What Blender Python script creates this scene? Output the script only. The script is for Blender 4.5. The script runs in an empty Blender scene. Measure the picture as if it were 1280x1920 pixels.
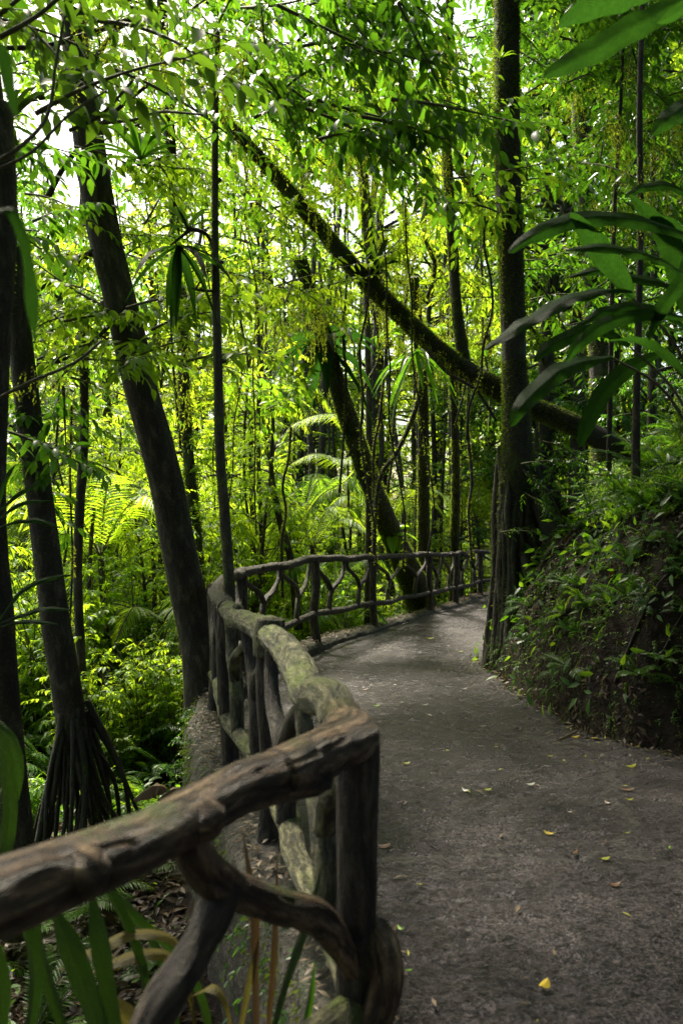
import bpy, math
import numpy as np
from math import radians

# ------------------------------------------------------------------ camera, sky, sun, exposure
S = bpy.context.scene
COL = S.collection
EYE = 1.67
FPX = 1500.0
HOR = 980.0
cam_d = bpy.data.cameras.new("camera")
cam = bpy.data.objects.new("camera", cam_d)
COL.objects.link(cam)
cam.location = (0, 0, EYE)
cam.rotation_euler = (radians(90), 0, 0)
cam_d.sensor_fit = 'VERTICAL'
cam_d.sensor_height = 36
cam_d.lens = FPX / 1920 * 36
cam_d.shift_y = 20 / 1920
cam_d.clip_start = 0.05
cam_d.clip_end = 1500
cam_d.dof.use_dof = True
cam_d.dof.focus_distance = 7.5
cam_d.dof.aperture_fstop = 2.7
S.camera = cam

SUN_EL, SUN_AZ = 57.0, -32.0      # azimuth from +Y, negative = towards -X
w = bpy.data.worlds.new("World")
S.world = w
w.use_nodes = True
nt = w.node_tree
nt.nodes.clear()
sky = nt.nodes.new('ShaderNodeTexSky')
sky.sky_type = 'NISHITA'
sky.sun_disc = False
sky.sun_elevation = radians(SUN_EL)
sky.sun_rotation = radians(SUN_AZ)
sky.air_density = 1.2
sky.dust_density = 5.0
sky.ozone_density = 0.6
bg = nt.nodes.new('ShaderNodeBackground')
bg.inputs[1].default_value = 0.13
wo = nt.nodes.new('ShaderNodeOutputWorld')
nt.links.new(sky.outputs[0], bg.inputs[0])
nt.links.new(bg.outputs[0], wo.inputs[0])
sd = bpy.data.lights.new("sun", 'SUN')
sd.energy = 5.0
sd.angle = radians(10)
sd.color = (1.0, 0.95, 0.84)
so = bpy.data.objects.new("sun", sd)
COL.objects.link(so)
so.rotation_euler = (radians(90 - SUN_EL), 0, radians(180 - SUN_AZ))
# the lamp shines along its -Z; this points it from (az, el) down to the scene

S.view_settings.view_transform = 'Standard'
S.view_settings.look = 'None'
S.view_settings.gamma = 1
S.view_settings.use_curve_mapping = False
S.view_settings.exposure = 1.66
S.view_settings.use_white_balance = True
S.view_settings.white_balance_temperature = 6950
S.view_settings.white_balance_tint = 8
S.cycles.use_denoising = True
S.cycles.denoising_prefilter = 'NONE'
S.cycles.use_adaptive_sampling = False
S.cycles.max_bounces = 7
S.cycles.diffuse_bounces = 5
S.cycles.glossy_bounces = 2
S.cycles.transmission_bounces = 4
S.cycles.transparent_max_bounces = 4
S.cycles.sample_clamp_indirect = 6

rng = np.random.default_rng(11)


def P(px, py, d):
    return np.array([(px - 640) / FPX * d, d, EYE - (py - HOR) / FPX * d])


# ------------------------------------------------------------------ numpy helpers
def nrm(a):
    return a / np.maximum(np.linalg.norm(a, axis=-1, keepdims=True), 1e-9)


def _h(i, j, k, s):
    n = (i * 73856093) ^ (j * 19349663) ^ (k * 83492791) ^ (s * 2654435)
    n = (n ^ (n >> 13)) * 1274126177
    n = n & 0x7fffffff
    n = (n ^ (n >> 16)) * 73244475 & 0x7fffffff
    return (n % 100003) / 100003.0


def vn(p, s=0):
    """value noise in [-1,1]"""
    p = np.asarray(p, float)
    i = np.floor(p).astype(np.int64)
    f = p - i
    f = f * f * (3 - 2 * f)
    r = 0
    for a in (0, 1):
        for b in (0, 1):
            for c in (0, 1):
                wt = (f[..., 0] if a else 1 - f[..., 0]) * (f[..., 1] if b else 1 - f[..., 1]) * (f[..., 2] if c else 1 - f[..., 2])
                r = r + wt * _h(i[..., 0] + a, i[..., 1] + b, i[..., 2] + c, s)
    return r * 2 - 1


def fbm(p, s=0, o=3):
    r, a, t = 0, 1.0, 0
    p = np.asarray(p, float)
    for k in range(o):
        r = r + a * vn(p, s + k)
        t += a
        a *= 0.5
        p = p * 2.03
    return r / t


def spline(pts, step):
    """Catmull-Rom through pts (n,k)"""
    p = np.asarray(pts, float)
    n = len(p)
    out = []
    for i in range(n - 1):
        p0 = p[max(i - 1, 0)]; p1 = p[i]; p2 = p[i + 1]; p3 = p[min(i + 2, n - 1)]
        m = max(1, int(np.ceil(np.linalg.norm((p2 - p1)[:3]) / step)))
        for t in np.arange(m) / m:
            out.append(0.5 * ((2 * p1) + (-p0 + p2) * t + (2 * p0 - 5 * p1 + 4 * p2 - p3) * t * t + (-p0 + 3 * p1 - 3 * p2 + p3) * t ** 3))
    out.append(p[-1])
    return np.array(out)


def pdist(q, L):
    d = np.full(len(q), 1e9)
    for a, b in zip(L[:-1], L[1:]):
        ab = b - a
        t = np.clip(((q - a) @ ab) / (ab @ ab), 0, 1)
        d = np.minimum(d, np.linalg.norm(q - (a + t[:, None] * ab), axis=1))
    return d


class MB:
    def __init__(s):
        s.V, s.F, s.T, s.M, s.n = [], [], [], [], 0

    def add(s, V, F, mat=0, tc=None):
        V = np.asarray(V, float)
        s.V.append(V)
        s.T.append(np.zeros_like(V) if tc is None else tc)
        for f in F:
            f = np.asarray(f, int)
            if len(f):
                s.F.append(f + s.n)
                s.M.append(np.full(len(f), mat))
        s.n += len(V)
        return s

    def mesh(s, name, mats, off=(0, 0, 0), smooth=True):
        V = np.concatenate(s.V) - np.asarray(off)
        T = np.concatenate(s.T)
        me = bpy.data.meshes.new(name)
        loops = np.concatenate([f.ravel() for f in s.F])
        tot = np.concatenate([np.full(len(f), f.shape[1]) for f in s.F])
        me.vertices.add(len(V))
        me.vertices.foreach_set('co', V.ravel())
        me.loops.add(len(loops))
        me.loops.foreach_set('vertex_index', loops.astype(np.int32))
        me.polygons.add(len(tot))
        me.polygons.foreach_set('loop_start', (np.cumsum(tot) - tot).astype(np.int32))
        me.polygons.foreach_set('loop_total', tot.astype(np.int32))
        me.polygons.foreach_set('material_index', np.concatenate(s.M).astype(np.int32))
        me.polygons.foreach_set('use_smooth', np.full(len(tot), smooth))
        a = me.attributes.new('tc', 'FLOAT_VECTOR', 'POINT')
        a.data.foreach_set('vector', T.ravel())
        for m in (mats if isinstance(mats, (list, tuple)) else [mats]):
            me.materials.append(m)
        me.update()
        me.validate()
        return me

    def build(s, name, mats, parent=None, smooth=True):
        off = (0, 0, 0)
        if parent is not None:
            off = np.array(parent['_o'])
        o = bpy.data.objects.new(name, s.mesh(name, mats, off, smooth))
        COL.objects.link(o)
        if parent is not None:
            o.parent = parent
            o['_o'] = tuple(float(v) for v in off)
        return o


def tag(o, label, cat=None, group=None, kind=None):
    if label: o['label'] = label
    if cat: o['category'] = cat
    if group: o['group'] = group
    if kind: o['kind'] = kind
    return o


def thing(name, label, cat, loc=(0, 0, 0), group=None):
    o = bpy.data.objects.new(name, None)
    COL.objects.link(o)
    o.location = [float(v) for v in loc]
    o.empty_display_size = 0.2
    o['_o'] = tuple(float(v) for v in loc)
    return tag(o, label, cat, group)


def solo(mb, name, mats, label, cat, loc, group=None, kind=None):
    """a thing that is one mesh, origin at loc"""
    me = mb.mesh(name, mats, loc)
    o = bpy.data.objects.new(name, me)
    COL.objects.link(o)
    o.location = [float(v) for v in loc]
    return tag(o, label, cat, group, kind)


def copy_tree(o, parent=None):
    c = o.copy()
    COL.objects.link(c)
    if parent is not None:
        c.parent = parent
    for ch in o.children:
        copy_tree(ch, c)
    return c


# ------------------------------------------------------------------ shapes
def frames(p):
    t = nrm(np.gradient(p, axis=0))
    ref = np.array([0.0, 0, 1]) if abs(t[0][2]) < 0.9 else np.array([1.0, 0, 0])
    n = np.zeros_like(p)
    v = nrm(np.cross(t[0], ref))
    for i in range(len(p)):
        v = v - t[i] * np.dot(v, t[i])
        v = v / max(np.linalg.norm(v), 1e-9)
        n[i] = v
    b = np.cross(t, n)
    return t, n, b


def tube(mb, pts, rad, seg=10, step=0.1, amp=0.0, ks=(6, 6, 2), seed=0, mat=0, caps=True, flute=None, ridge=0.0):
    """pts (n,3); rad scalar or list; bark relief amp (fraction of the radius)"""
    pts = np.asarray(pts, float)
    rad = np.full(len(pts), rad) if np.isscalar(rad) else np.asarray(rad, float)
    q = spline(np.column_stack([pts, rad]), step)
    p, r = q[:, :3], np.maximum(q[:, 3], 0.0006)
    t, n, b = frames(p)
    L = np.concatenate([[0], np.cumsum(np.linalg.norm(np.diff(p, axis=0), axis=1))])
    a = np.arange(seg) / seg * 2 * np.pi
    ca, sa = np.cos(a), np.sin(a)
    rm = float(np.mean(r))
    TC = np.stack([np.broadcast_to(ca * rm, (len(p), seg)), np.broadcast_to(sa * rm, (len(p), seg)),
                   np.broadcast_to(L[:, None], (len(p), seg))], -1) + np.array([0, 0, seed * 3.7])
    rr = np.broadcast_to(r[:, None], (len(p), seg)).copy()
    if amp:
        k = np.array(ks) / np.array([rm * 6, rm * 6, rm * 6])
        rr = rr * (1 + amp * fbm(TC * k, seed, 3))
        if ridge:
            rr = rr - ridge * np.clip(1 - np.abs(vn(TC * np.array([38, 38, 9]), seed + 5)) * 3.2, 0, 1) * np.clip(vn(TC * 7, seed + 9) + .75, 0, 1)
    if flute is not None:
        rr = rr * (1 + flute[1] * np.cos(a * flute[0] + seed)[None] * np.clip((r / r.min() - 1), 0, 1)[:, None])
    V = p[:, None] + rr[..., None] * (ca[None, :, None] * n[:, None] + sa[None, :, None] * b[:, None])
    m = len(p)
    i = np.arange(m - 1)[:, None] * seg
    j = np.arange(seg)[None]
    j2 = (j + 1) % seg
    Q = np.stack([i + j, i + j2, i + seg + j2, i + seg + j], -1).reshape(-1, 4)
    F = [Q]
    VV, TT = V.reshape(-1, 3), TC.reshape(-1, 3)
    if caps:
        VV = np.concatenate([VV, [p[0] - t[0] * r[0] * .25, p[-1] + t[-1] * r[-1] * .25]])
        TT = np.concatenate([TT, TC[0].mean(0)[None], TC[-1].mean(0)[None]])
        c0, c1 = m * seg, m * seg + 1
        jj = np.arange(seg)
        F.append(np.stack([np.full(seg, c0), (jj + 1) % seg, jj], -1))
        F.append(np.stack([np.full(seg, c1), (m - 1) * seg + jj, (m - 1) * seg + (jj + 1) % seg], -1))
    mb.add(VV, F, mat, TT)
    return p, r, n, b


def surf_samples(pr, N, r_):
    p, r, n, b = pr
    w_ = r / r.sum()
    i = r_.choice(len(p) - 1, N, p=(w_[:-1] / w_[:-1].sum()))
    f = r_.random(N)[:, None]
    a = r_.random(N)[:, None] * 2 * np.pi
    nn = np.cos(a) * n[i] + np.sin(a) * b[i]
    c = p[i] * (1 - f) + p[i + 1] * f
    rr = (r[i] * (1 - f[:, 0]) + r[i + 1] * f[:, 0])[:, None]
    return c + nn * rr, nn


# leaf templates: length 1 along +Y, width along X, face up +Z
def leaf_tpl(w=.36, fold=.12, droop=.18, kind=0):
    if kind == 0:
        ys, ws = [0, .28, .62, 1], [0, 1, .78, 0]
    elif kind == 1:
        ys, ws = [0, .18, .42, .7, .88, 1], [0, .72, 1, .75, .33, 0]
    else:
        ys, ws = [0, .5, 1], [0, 1, 0]
    V, F4, F3 = [], [], []
    z = lambda y: -droop * y * y
    mid = []
    for y in ys:
        mid.append(len(V)); V.append((0, y, z(y)))
    le, ri = {}, {}
    for k in range(1, len(ys) - 1):
        le[k] = len(V); V.append((-w * .5 * ws[k], ys[k], z(ys[k]) + fold * ws[k] * w))
        ri[k] = len(V); V.append((w * .5 * ws[k], ys[k], z(ys[k]) + fold * ws[k] * w))
    K = len(ys) - 1
    F3 += [(mid[0], mid[1], le[1]), (mid[0], ri[1], mid[1])]
    for k in range(1, K - 1):
        F4 += [(le[k], mid[k], mid[k + 1], le[k + 1]), (mid[k], ri[k], ri[k + 1], mid[k + 1])]
    F3 += [(mid[K - 1], mid[K], le[K - 1]), (mid[K - 1], ri[K - 1], mid[K])]
    return np.array(V, float), [np.array(F3), np.array(F4)] if F4 else [np.array(F3)]


LEAF = leaf_tpl()
LEAF_HI = leaf_tpl(.42, .14, .25, 1)
LEAF_LO = leaf_tpl(.3, .1, .1, 2)
NEEDLE = leaf_tpl(.16, .05, .25, 2)


def put(mb, tpl, pos, yd, up, sc, mat=0):
    """place copies of a leaf template"""
    V, F = tpl
    N = len(pos)
    if N == 0: return
    yd = nrm(yd)
    x = nrm(np.cross(yd, up))
    z = np.cross(x, yd)
    sc = np.broadcast_to(np.asarray(sc, float), (N,))
    W = pos[:, None] + sc[:, None, None] * (V[None, :, 0, None] * x[:, None] + V[None, :, 1, None] * yd[:, None] + V[None, :, 2, None] * z[:, None])
    nv = len(V)
    offs = (np.arange(N) * nv)[:, None, None]
    mb.add(W.reshape(-1, 3), [(f[None] + offs).reshape(-1, f.shape[1]) for f in F], mat)


def twigs(mb, O, D, L, K, size, r_, tpl=LEAF, droop=.25, mleaf=0, mwood=None, wr=.004, flat=.35, rag=.25):
    """many leafy twigs at once: O,D (T,3), L (T,), K leaves on each"""
    T = len(O)
    D = nrm(D)
    t = (np.arange(K) + .7) / K
    t = np.clip(t[None] + r_.normal(0, .03, (T, K)), .05, 1)
    up = nrm(np.array([0, 0, 1.0]) + r_.normal(0, .25, (T, 3)))
    side = nrm(np.cross(D, up))
    sgn = np.where(np.arange(K) % 2, 1, -1)[None] * np.ones((T, 1))
    pos = O[:, None] + (D * L[:, None])[:, None] * t[..., None]
    pos[..., 2] -= droop * L[:, None] * t ** 2
    yd = side[:, None] * sgn[..., None] * (1.05 - .6 * t[..., None]) + D[:, None] * .65 + r_.normal(0, rag, (T, K, 3))
    yd[..., 2] -= .35 + .35 * r_.random((T, K))
    u = nrm(np.array([0, 0, 1.0]) + r_.normal(0, flat, (T, K, 3)))
    sc = size * r_.uniform(.6, 1.2, (T, K))
    put(mb, tpl, pos.reshape(-1, 3), yd.reshape(-1, 3), u.reshape(-1, 3), sc.ravel(), mleaf)
    if mwood is not None:
        tt = np.linspace(0, 1, 5)
        C = O[:, None] + (D * L[:, None])[:, None] * tt[None, :, None]
        C[..., 2] -= droop * L[:, None] * tt ** 2
        vs = []
        for k in range(3):
            a = k * 2.094
            off = side * math.cos(a) + np.cross(D, side) * math.sin(a)
            vs.append(C + off[:, None] * (wr * (1.15 - tt))[None, :, None])
        V = np.stack(vs, 2)  # T,5,3,3
        base = (np.arange(T) * 15)[:, None, None]
        i = np.arange(4)[None, :, None] * 3
        k = np.arange(3)[None, None]
        k2 = (k + 1) % 3
        Q = np.stack([base + i + k, base + i + k2, base + i + 3 + k2, base + i + 3 + k], -1).reshape(-1, 4)
        mb.add(V.reshape(-1, 3), [Q], mwood)


def ribbon(mb, pts, widths, side=None, fold=.25, wave=0.0, step=.04, nx=6, mat=0, seed=0, thick=0.0, roll=0.0):
    """blade through pts; side = direction of its width (else horizontal-ish)"""
    pts = np.asarray(pts, float)
    q = spline(np.column_stack([pts, widths]), step)
    p, wd = q[:, :3], np.maximum(q[:, 3], .0004)
    t = nrm(np.gradient(p, axis=0))
    if side is None:
        s = nrm(np.cross(t, np.array([0, 0, 1.0]) + 0 * t))
    else:
        s = np.asarray(side, float) + 0 * t
        s = nrm(s - t * np.sum(s * t, -1, keepdims=True))
    u = np.cross(s, t)
    if roll:
        s, u = s * math.cos(roll) + u * math.sin(roll), u * math.cos(roll) - s * math.sin(roll)
    x = np.linspace(-1, 1, nx + 1)
    m = len(p)
    L = np.linspace(0, 1, m)
    hz = fold * np.abs(x)[None] * wd[:, None]
    if wave:
        hz = hz + wave * wd[:, None] * (x[None] ** 2) * np.sin(L[:, None] * 26 + seed + 1.5 * np.sign(x)[None]) + wave * .5 * wd[:, None] * vn(np.stack([L[:, None] * 9 + 0 * x[None], x[None] * 1.5 + 0 * L[:, None], 0 * L[:, None] + 0 * x[None]], -1), seed)
    V = p[:, None] + s[:, None] * (x[None] * wd[:, None] * .5)[..., None] + u[:, None] * hz[..., None]
    TC = np.stack([x[None] + 0 * L[:, None], L[:, None] * 10 + 0 * x[None], 0 * L[:, None] + seed + 0 * x[None]], -1)
    w1 = nx + 1
    i = np.arange(m - 1)[:, None] * w1
    j = np.arange(nx)[None]
    mb.add(V.reshape(-1, 3), [np.stack([i + j, i + j + 1, i + w1 + j + 1, i + w1 + j], -1).reshape(-1, 4)], mat, TC.reshape(-1, 3))
    return p, t, s, u


def frond(mb, pts, leaflet, n=40, wid=.02, r_=rng, hang=.5, mat=0, mstem=1, rs=.006, fwd=.8, taper=1.0, side=None):
    """pinnate frond (palm or fern) along a curve"""
    p, r, nn, b = tube(mb, pts, [rs] + [rs * .7] * (len(pts) - 2) + [rs * .3], 5, .08, mat=mstem, caps=False)
    t = np.linspace(.12, 1, n)
    idx = t * (len(p) - 1)
    i0 = np.clip(idx.astype(int), 0, len(p) - 2)
    f = (idx - i0)[:, None]
    c = p[i0] * (1 - f) + p[i0 + 1] * f
    tg = nrm(p[i0 + 1] - p[i0])
    s = nrm(np.cross(tg, np.array([0, 0, 1.0]) + 0 * tg)) if side is None else nrm(np.asarray(side) + 0 * tg)
    prof = np.sin(np.clip(t * .93 + .09, 0, 1) * np.pi) ** .6 * taper
    tp = leaf_tpl(wid / leaflet, .15, hang * .5, 0)
    for sg in (-1, 1):
        yd = s * sg + tg * fwd + r_.normal(0, .05, c.shape)
        yd[:, 2] -= hang * .5
        put(mb, tp, c, yd, nrm(np.array([0, 0, 1.0]) + r_.normal(0, .1, c.shape)), leaflet * prof * r_.uniform(.9, 1.08, n), mat)


def moss_strands(mb, O, L, r_, size=.02, mat=0, per=.018):
    """hanging tufts: O (n,3) start points, L (n,) lengths"""
    pos = []
    for o, l in zip(O, L):
        k = max(4, int(l / per))
        t = np.linspace(0, 1, k)
        q = np.repeat(o[None], k, 0)
        q[:, 2] -= t * l
        q[:, :2] += np.cumsum(r_.normal(0, .004, (k, 2)), 0)
        pos.append(q)
    pos = np.concatenate(pos)
    N = len(pos)
    yd = r_.normal(0, .7, (N, 3))
    yd[:, 2] -= 1.1
    put(mb, (LEAF_LO[0] * np.array([1.2, 1, 1]), LEAF_LO[1]), pos, yd, r_.normal(0, 1, (N, 3)), size * r_.uniform(.6, 1.4, N), mat)


# ------------------------------------------------------------------ materials
def mat_new(name):
    m = bpy.data.materials.new(name)
    m.use_nodes = True
    nt = m.node_tree
    nt.nodes.clear()
    out = nt.nodes.new('ShaderNodeOutputMaterial')
    return m, nt, out


def N_(nt, typ, **kw):
    n = nt.nodes.new(typ)
    for k, v in kw.items():
        if isinstance(k, str) and k.startswith('i_'):
            n.inputs[k[2:].replace('_', ' ')].default_value = v
        else:
            setattr(n, k, v)
    return n


def ramp(nt, stops, src=None):
    r = nt.nodes.new('ShaderNodeValToRGB')
    e = r.color_ramp.elements
    while len(e) < len(stops): e.new(.5)
    for el, (p_, c) in zip(e, stops):
        el.position = p_
        el.color = (*c, 1) if len(c) == 3 else c
    if src is not None: nt.links.new(src, r.inputs[0])
    return r


def leaf_mat(name, stops, tstops, trans=.45, rough=.38, veins=False, spec=.4):
    m, nt, out = mat_new(name)
    geo = N_(nt, 'ShaderNodeNewGeometry')
    oi = N_(nt, 'ShaderNodeObjectInfo')
    ad = N_(nt, 'ShaderNodeMath', operation='MULTIPLY_ADD')
    nt.links.new(oi.outputs['Random'], ad.inputs[0]); ad.inputs[1].default_value = .35
    mu = N_(nt, 'ShaderNodeMath', operation='MULTIPLY'); mu.inputs[1].default_value = .65
    nt.links.new(geo.outputs['Random Per Island'], mu.inputs[0])
    nt.links.new(mu.outputs[0], ad.inputs[2])
    r1 = ramp(nt, stops, ad.outputs[0])
    r2 = ramp(nt, tstops, ad.outputs[0])
    pr = N_(nt, 'ShaderNodeBsdfPrincipled')
    pr.inputs['Roughness'].default_value = rough
    pr.inputs['Specular IOR Level'].default_value = spec
    tr = N_(nt, 'ShaderNodeBsdfTranslucent')
    c1, c2 = r1.outputs[0], r2.outputs[0]
    if veins:
        at = N_(nt, 'ShaderNodeAttribute', attribute_name='tc')
        sp = N_(nt, 'ShaderNodeSeparateXYZ')
        nt.links.new(at.outputs['Vector'], sp.inputs[0])
        ab = N_(nt, 'ShaderNodeMath', operation='ABSOLUTE'); nt.links.new(sp.outputs[0], ab.inputs[0])
        # ribs run out from the midrib towards the tip
        s1 = N_(nt, 'ShaderNodeMath', operation='MULTIPLY_ADD'); nt.links.new(ab.outputs[0], s1.inputs[0]); s1.inputs[1].default_value = -1.6
        nt.links.new(sp.outputs[1], s1.inputs[2])
        s2 = N_(nt, 'ShaderNodeMath', operation='MULTIPLY'); nt.links.new(s1.outputs[0], s2.inputs[0]); s2.inputs[1].default_value = 22
        s3 = N_(nt, 'ShaderNodeMath', operation='SINE'); nt.links.new(s2.outputs[0], s3.inputs[0])
        bp = N_(nt, 'ShaderNodeBump'); bp.inputs['Strength'].default_value = .7; bp.inputs['Distance'].default_value = .004
        nt.links.new(s3.outputs[0], bp.inputs['Height'])
        nt.links.new(bp.outputs[0], pr.inputs['Normal'])
        vr = ramp(nt, [(0, (.72, .72, .7)), (.12, (1, 1, 1))], s3.outputs[0])
        nz = N_(nt, 'ShaderNodeTexNoise'); nz.inputs['Scale'].default_value = 3.0; nz.inputs['Detail'].default_value = 5
        nt.links.new(at.outputs['Vector'], nz.inputs['Vector'])
        for src in (0, 1):
            mx = N_(nt, 'ShaderNodeMix', data_type='RGBA', blend_type='MULTIPLY')
            mx.inputs[0].default_value = .55
            rr = ramp(nt, [(.3, (.55, .55, .5)), (.75, (1.3, 1.25, 1.0))], nz.outputs[0])
            nt.links.new((c1, c2)[src], mx.inputs[6]); nt.links.new(rr.outputs[0], mx.inputs[7])
            mv = N_(nt, 'ShaderNodeMix', data_type='RGBA', blend_type='MULTIPLY'); mv.inputs[0].default_value = 1
            nt.links.new(mx.outputs[2], mv.inputs[6]); nt.links.new(vr.outputs[0], mv.inputs[7])
            if src == 0: c1b = mv.outputs[2]
            else: c2b = mv.outputs[2]
        c1, c2 = c1b, c2b
    nt.links.new(c1, pr.inputs['Base Color'])
    nt.links.new(c2, tr.inputs['Color'])
    ms = N_(nt, 'ShaderNodeMixShader')
    ms.inputs[0].default_value = trans
    nt.links.new(pr.outputs[0], ms.inputs[1]); nt.links.new(tr.outputs[0], ms.inputs[2])
    nt.links.new(ms.outputs[0], out.inputs[0])
    return m


def rough_mat(name, cols, scale=(8, 8, 8), coord='tc', rough=(.6, .9), bump=.6, dist=.02, fine=60, moss=None, moss_amt=.5, moss_up=True, detail=8, spec=.4):
    """bark, soil, stone: stretched noise colour and relief, with moss where it faces up"""
    m, nt, out = mat_new(name)
    if coord == 'tc':
        at = N_(nt, 'ShaderNodeAttribute', attribute_name='tc').outputs['Vector']
    else:
        at = N_(nt, 'ShaderNodeTexCoord').outputs['Object']
    mp = N_(nt, 'ShaderNodeMapping'); mp.inputs['Scale'].default_value = scale
    nt.links.new(at, mp.inputs[0])
    n1 = N_(nt, 'ShaderNodeTexNoise'); n1.inputs['Scale'].default_value = 1; n1.inputs['Detail'].default_value = detail; n1.inputs['Roughness'].default_value = .65; n1.inputs['Distortion'].default_value = .4
    nt.links.new(mp.outputs[0], n1.inputs['Vector'])
    n2 = N_(nt, 'ShaderNodeTexNoise'); n2.inputs['Scale'].default_value = fine; n2.inputs['Detail'].default_value = 4
    nt.links.new(at, n2.inputs['Vector'])
    rc = ramp(nt, cols, n1.outputs[0])
    mx = N_(nt, 'ShaderNodeMix', data_type='RGBA', blend_type='MULTIPLY'); mx.inputs[0].default_value = .7
    rf = ramp(nt, [(.3, (.55, .55, .55)), (.7, (1.35, 1.35, 1.35))], n2.outputs[0])
    nt.links.new(rc.outputs[0], mx.inputs[6]); nt.links.new(rf.outputs[0], mx.inputs[7])
    col = mx.outputs[2]
    pr = N_(nt, 'ShaderNodeBsdfPrincipled')
    pr.inputs['Specular IOR Level'].default_value = spec
    if moss:
        n3 = N_(nt, 'ShaderNodeTexNoise'); n3.inputs['Scale'].default_value = 5; n3.inputs['Detail'].default_value = 6; n3.inputs['Roughness'].default_value = .7
        nt.links.new(at, n3.inputs['Vector'])
        val = n3.outputs[0]
        if moss_up:
            ge = N_(nt, 'ShaderNodeNewGeometry'); sp = N_(nt, 'ShaderNodeSeparateXYZ'); nt.links.new(ge.outputs['Normal'], sp.inputs[0])
            ma = N_(nt, 'ShaderNodeMath', operation='MULTIPLY_ADD'); nt.links.new(sp.outputs[2], ma.inputs[0]); ma.inputs[1].default_value = .09; nt.links.new(val, ma.inputs[2])
            val = ma.outputs[0]
        th = .70 - .25 * moss_amt
        rm_ = ramp(nt, [(th, (0, 0, 0)), (th + .12, (1, 1, 1))], val)
        m2 = N_(nt, 'ShaderNodeMix', data_type='RGBA'); nt.links.new(rm_.outputs[0], m2.inputs[0])
        nt.links.new(col, m2.inputs[6])
        mm = N_(nt, 'ShaderNodeMix', data_type='RGBA', blend_type='MULTIPLY'); mm.inputs[0].default_value = 1
        mm.inputs[6].default_value = (*moss, 1); nt.links.new(rf.outputs[0], mm.inputs[7])
        nt.links.new(mm.outputs[2], m2.inputs[7])
        col = m2.outputs[2]
    nt.links.new(col, pr.inputs['Base Color'])
    mr = N_(nt, 'ShaderNodeMapRange'); mr.inputs[3].default_value = rough[0]; mr.inputs[4].default_value = rough[1]
    nt.links.new(n1.outputs[0], mr.inputs[0]); nt.links.new(mr.outputs[0], pr.inputs['Roughness'])
    sh = ramp(nt, [(.36, (0, 0, 0)), (.5, (.6, .6, .6)), (.66, (1, 1, 1))], n1.outputs[0])
    sm = N_(nt, 'ShaderNodeMath', operation='MULTIPLY_ADD'); nt.links.new(n2.outputs[0], sm.inputs[0]); sm.inputs[1].default_value = .4
    nt.links.new(sh.outputs[0], sm.inputs[2])
    bp = N_(nt, 'ShaderNodeBump'); bp.inputs['Strength'].default_value = bump; bp.inputs['Distance'].default_value = dist
    nt.links.new(sm.outputs[0], bp.inputs['Height']); nt.links.new(bp.outputs[0], pr.inputs['Normal'])
    nt.links.new(pr.outputs[0], out.inputs[0])
    return m


M = {}
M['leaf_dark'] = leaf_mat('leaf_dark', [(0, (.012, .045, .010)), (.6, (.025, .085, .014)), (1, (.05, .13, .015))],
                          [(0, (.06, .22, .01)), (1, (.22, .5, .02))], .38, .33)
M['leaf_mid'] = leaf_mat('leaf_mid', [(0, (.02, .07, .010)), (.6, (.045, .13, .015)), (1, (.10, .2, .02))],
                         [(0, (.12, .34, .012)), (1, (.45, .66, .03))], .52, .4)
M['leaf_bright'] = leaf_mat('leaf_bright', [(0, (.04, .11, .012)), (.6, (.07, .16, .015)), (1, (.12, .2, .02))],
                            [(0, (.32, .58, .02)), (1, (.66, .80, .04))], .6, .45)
M['leaf_big'] = leaf_mat('leaf_big', [(0, (.008, .032, .008)), (1, (.016, .05, .012))], [(0, (.018, .07, .007)), (1, (.035, .11, .01))], .5, .6, veins=True, spec=.08)
M['leaf_near'] = leaf_mat('leaf_near', [(0, (.02, .07, .012)), (1, (.05, .12, .02))], [(0, (.06, .17, .008)), (1, (.15, .29, .015))], .4, .4)
M['leaf_strap'] = leaf_mat('leaf_strap', [(0, (.012, .036, .008)), (1, (.026, .06, .012))], [(0, (.03, .09, .008)), (1, (.055, .13, .012))], .25, .42, veins=True, spec=.35)
M['leaf_yellow'] = leaf_mat('leaf_yellow', [(0, (.18, .17, .04)), (1, (.26, .2, .06))], [(0, (.3, .26, .03)), (1, (.3, .26, .06))], .25, .55, veins=True)
M['moss'] = leaf_mat('moss', [(0, (.07, .12, .012)), (1, (.2, .23, .02))], [(0, (.28, .4, .02)), (1, (.55, .6, .04))], .45, .8)
M['moss_trunk'] = leaf_mat('moss_trunk', [(0, (.015, .026, .005)), (1, (.05, .065, .01))], [(0, (.16, .26, .015)), (1, (.38, .48, .03))], .45, .85)
M['moss_dark'] = leaf_mat('moss_dark', [(0, (.03, .055, .01)), (1, (.09, .12, .015))], [(0, (.12, .2, .015)), (1, (.25, .32, .03))], .4, .85)
M['bark'] = rough_mat('bark', [(.3, (.008, .006, .004)), (.52, (.03, .023, .014)), (.64, (.08, .068, .045)), (.78, (.16, .145, .10))], (14, 14, 5), bump=.8, dist=.02,
                      moss=(.03, .05, .01), moss_amt=.42, moss_up=False)
M['bark_moss'] = rough_mat('bark_moss', [(.3, (.006, .005, .004)), (.5, (.03, .026, .018)), (.85, (.05, .045, .03))], (16, 16, 6), bump=.9, dist=.02,
                           moss=(.05, .08, .01), moss_amt=.66, moss_up=False)
M['bark_pale'] = rough_mat('bark_pale', [(.3, (.02, .017, .011)), (.52, (.06, .053, .036)), (.72, (.14, .13, .09))], (14, 14, 5), bump=.6, dist=.015,
                           moss=(.08, .12, .015), moss_amt=.6, moss_up=False)
M['twig'] = rough_mat('twig', [(.3, (.05, .045, .02)), (.7, (.1, .1, .04))], (20, 20, 10), bump=.3)
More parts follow.
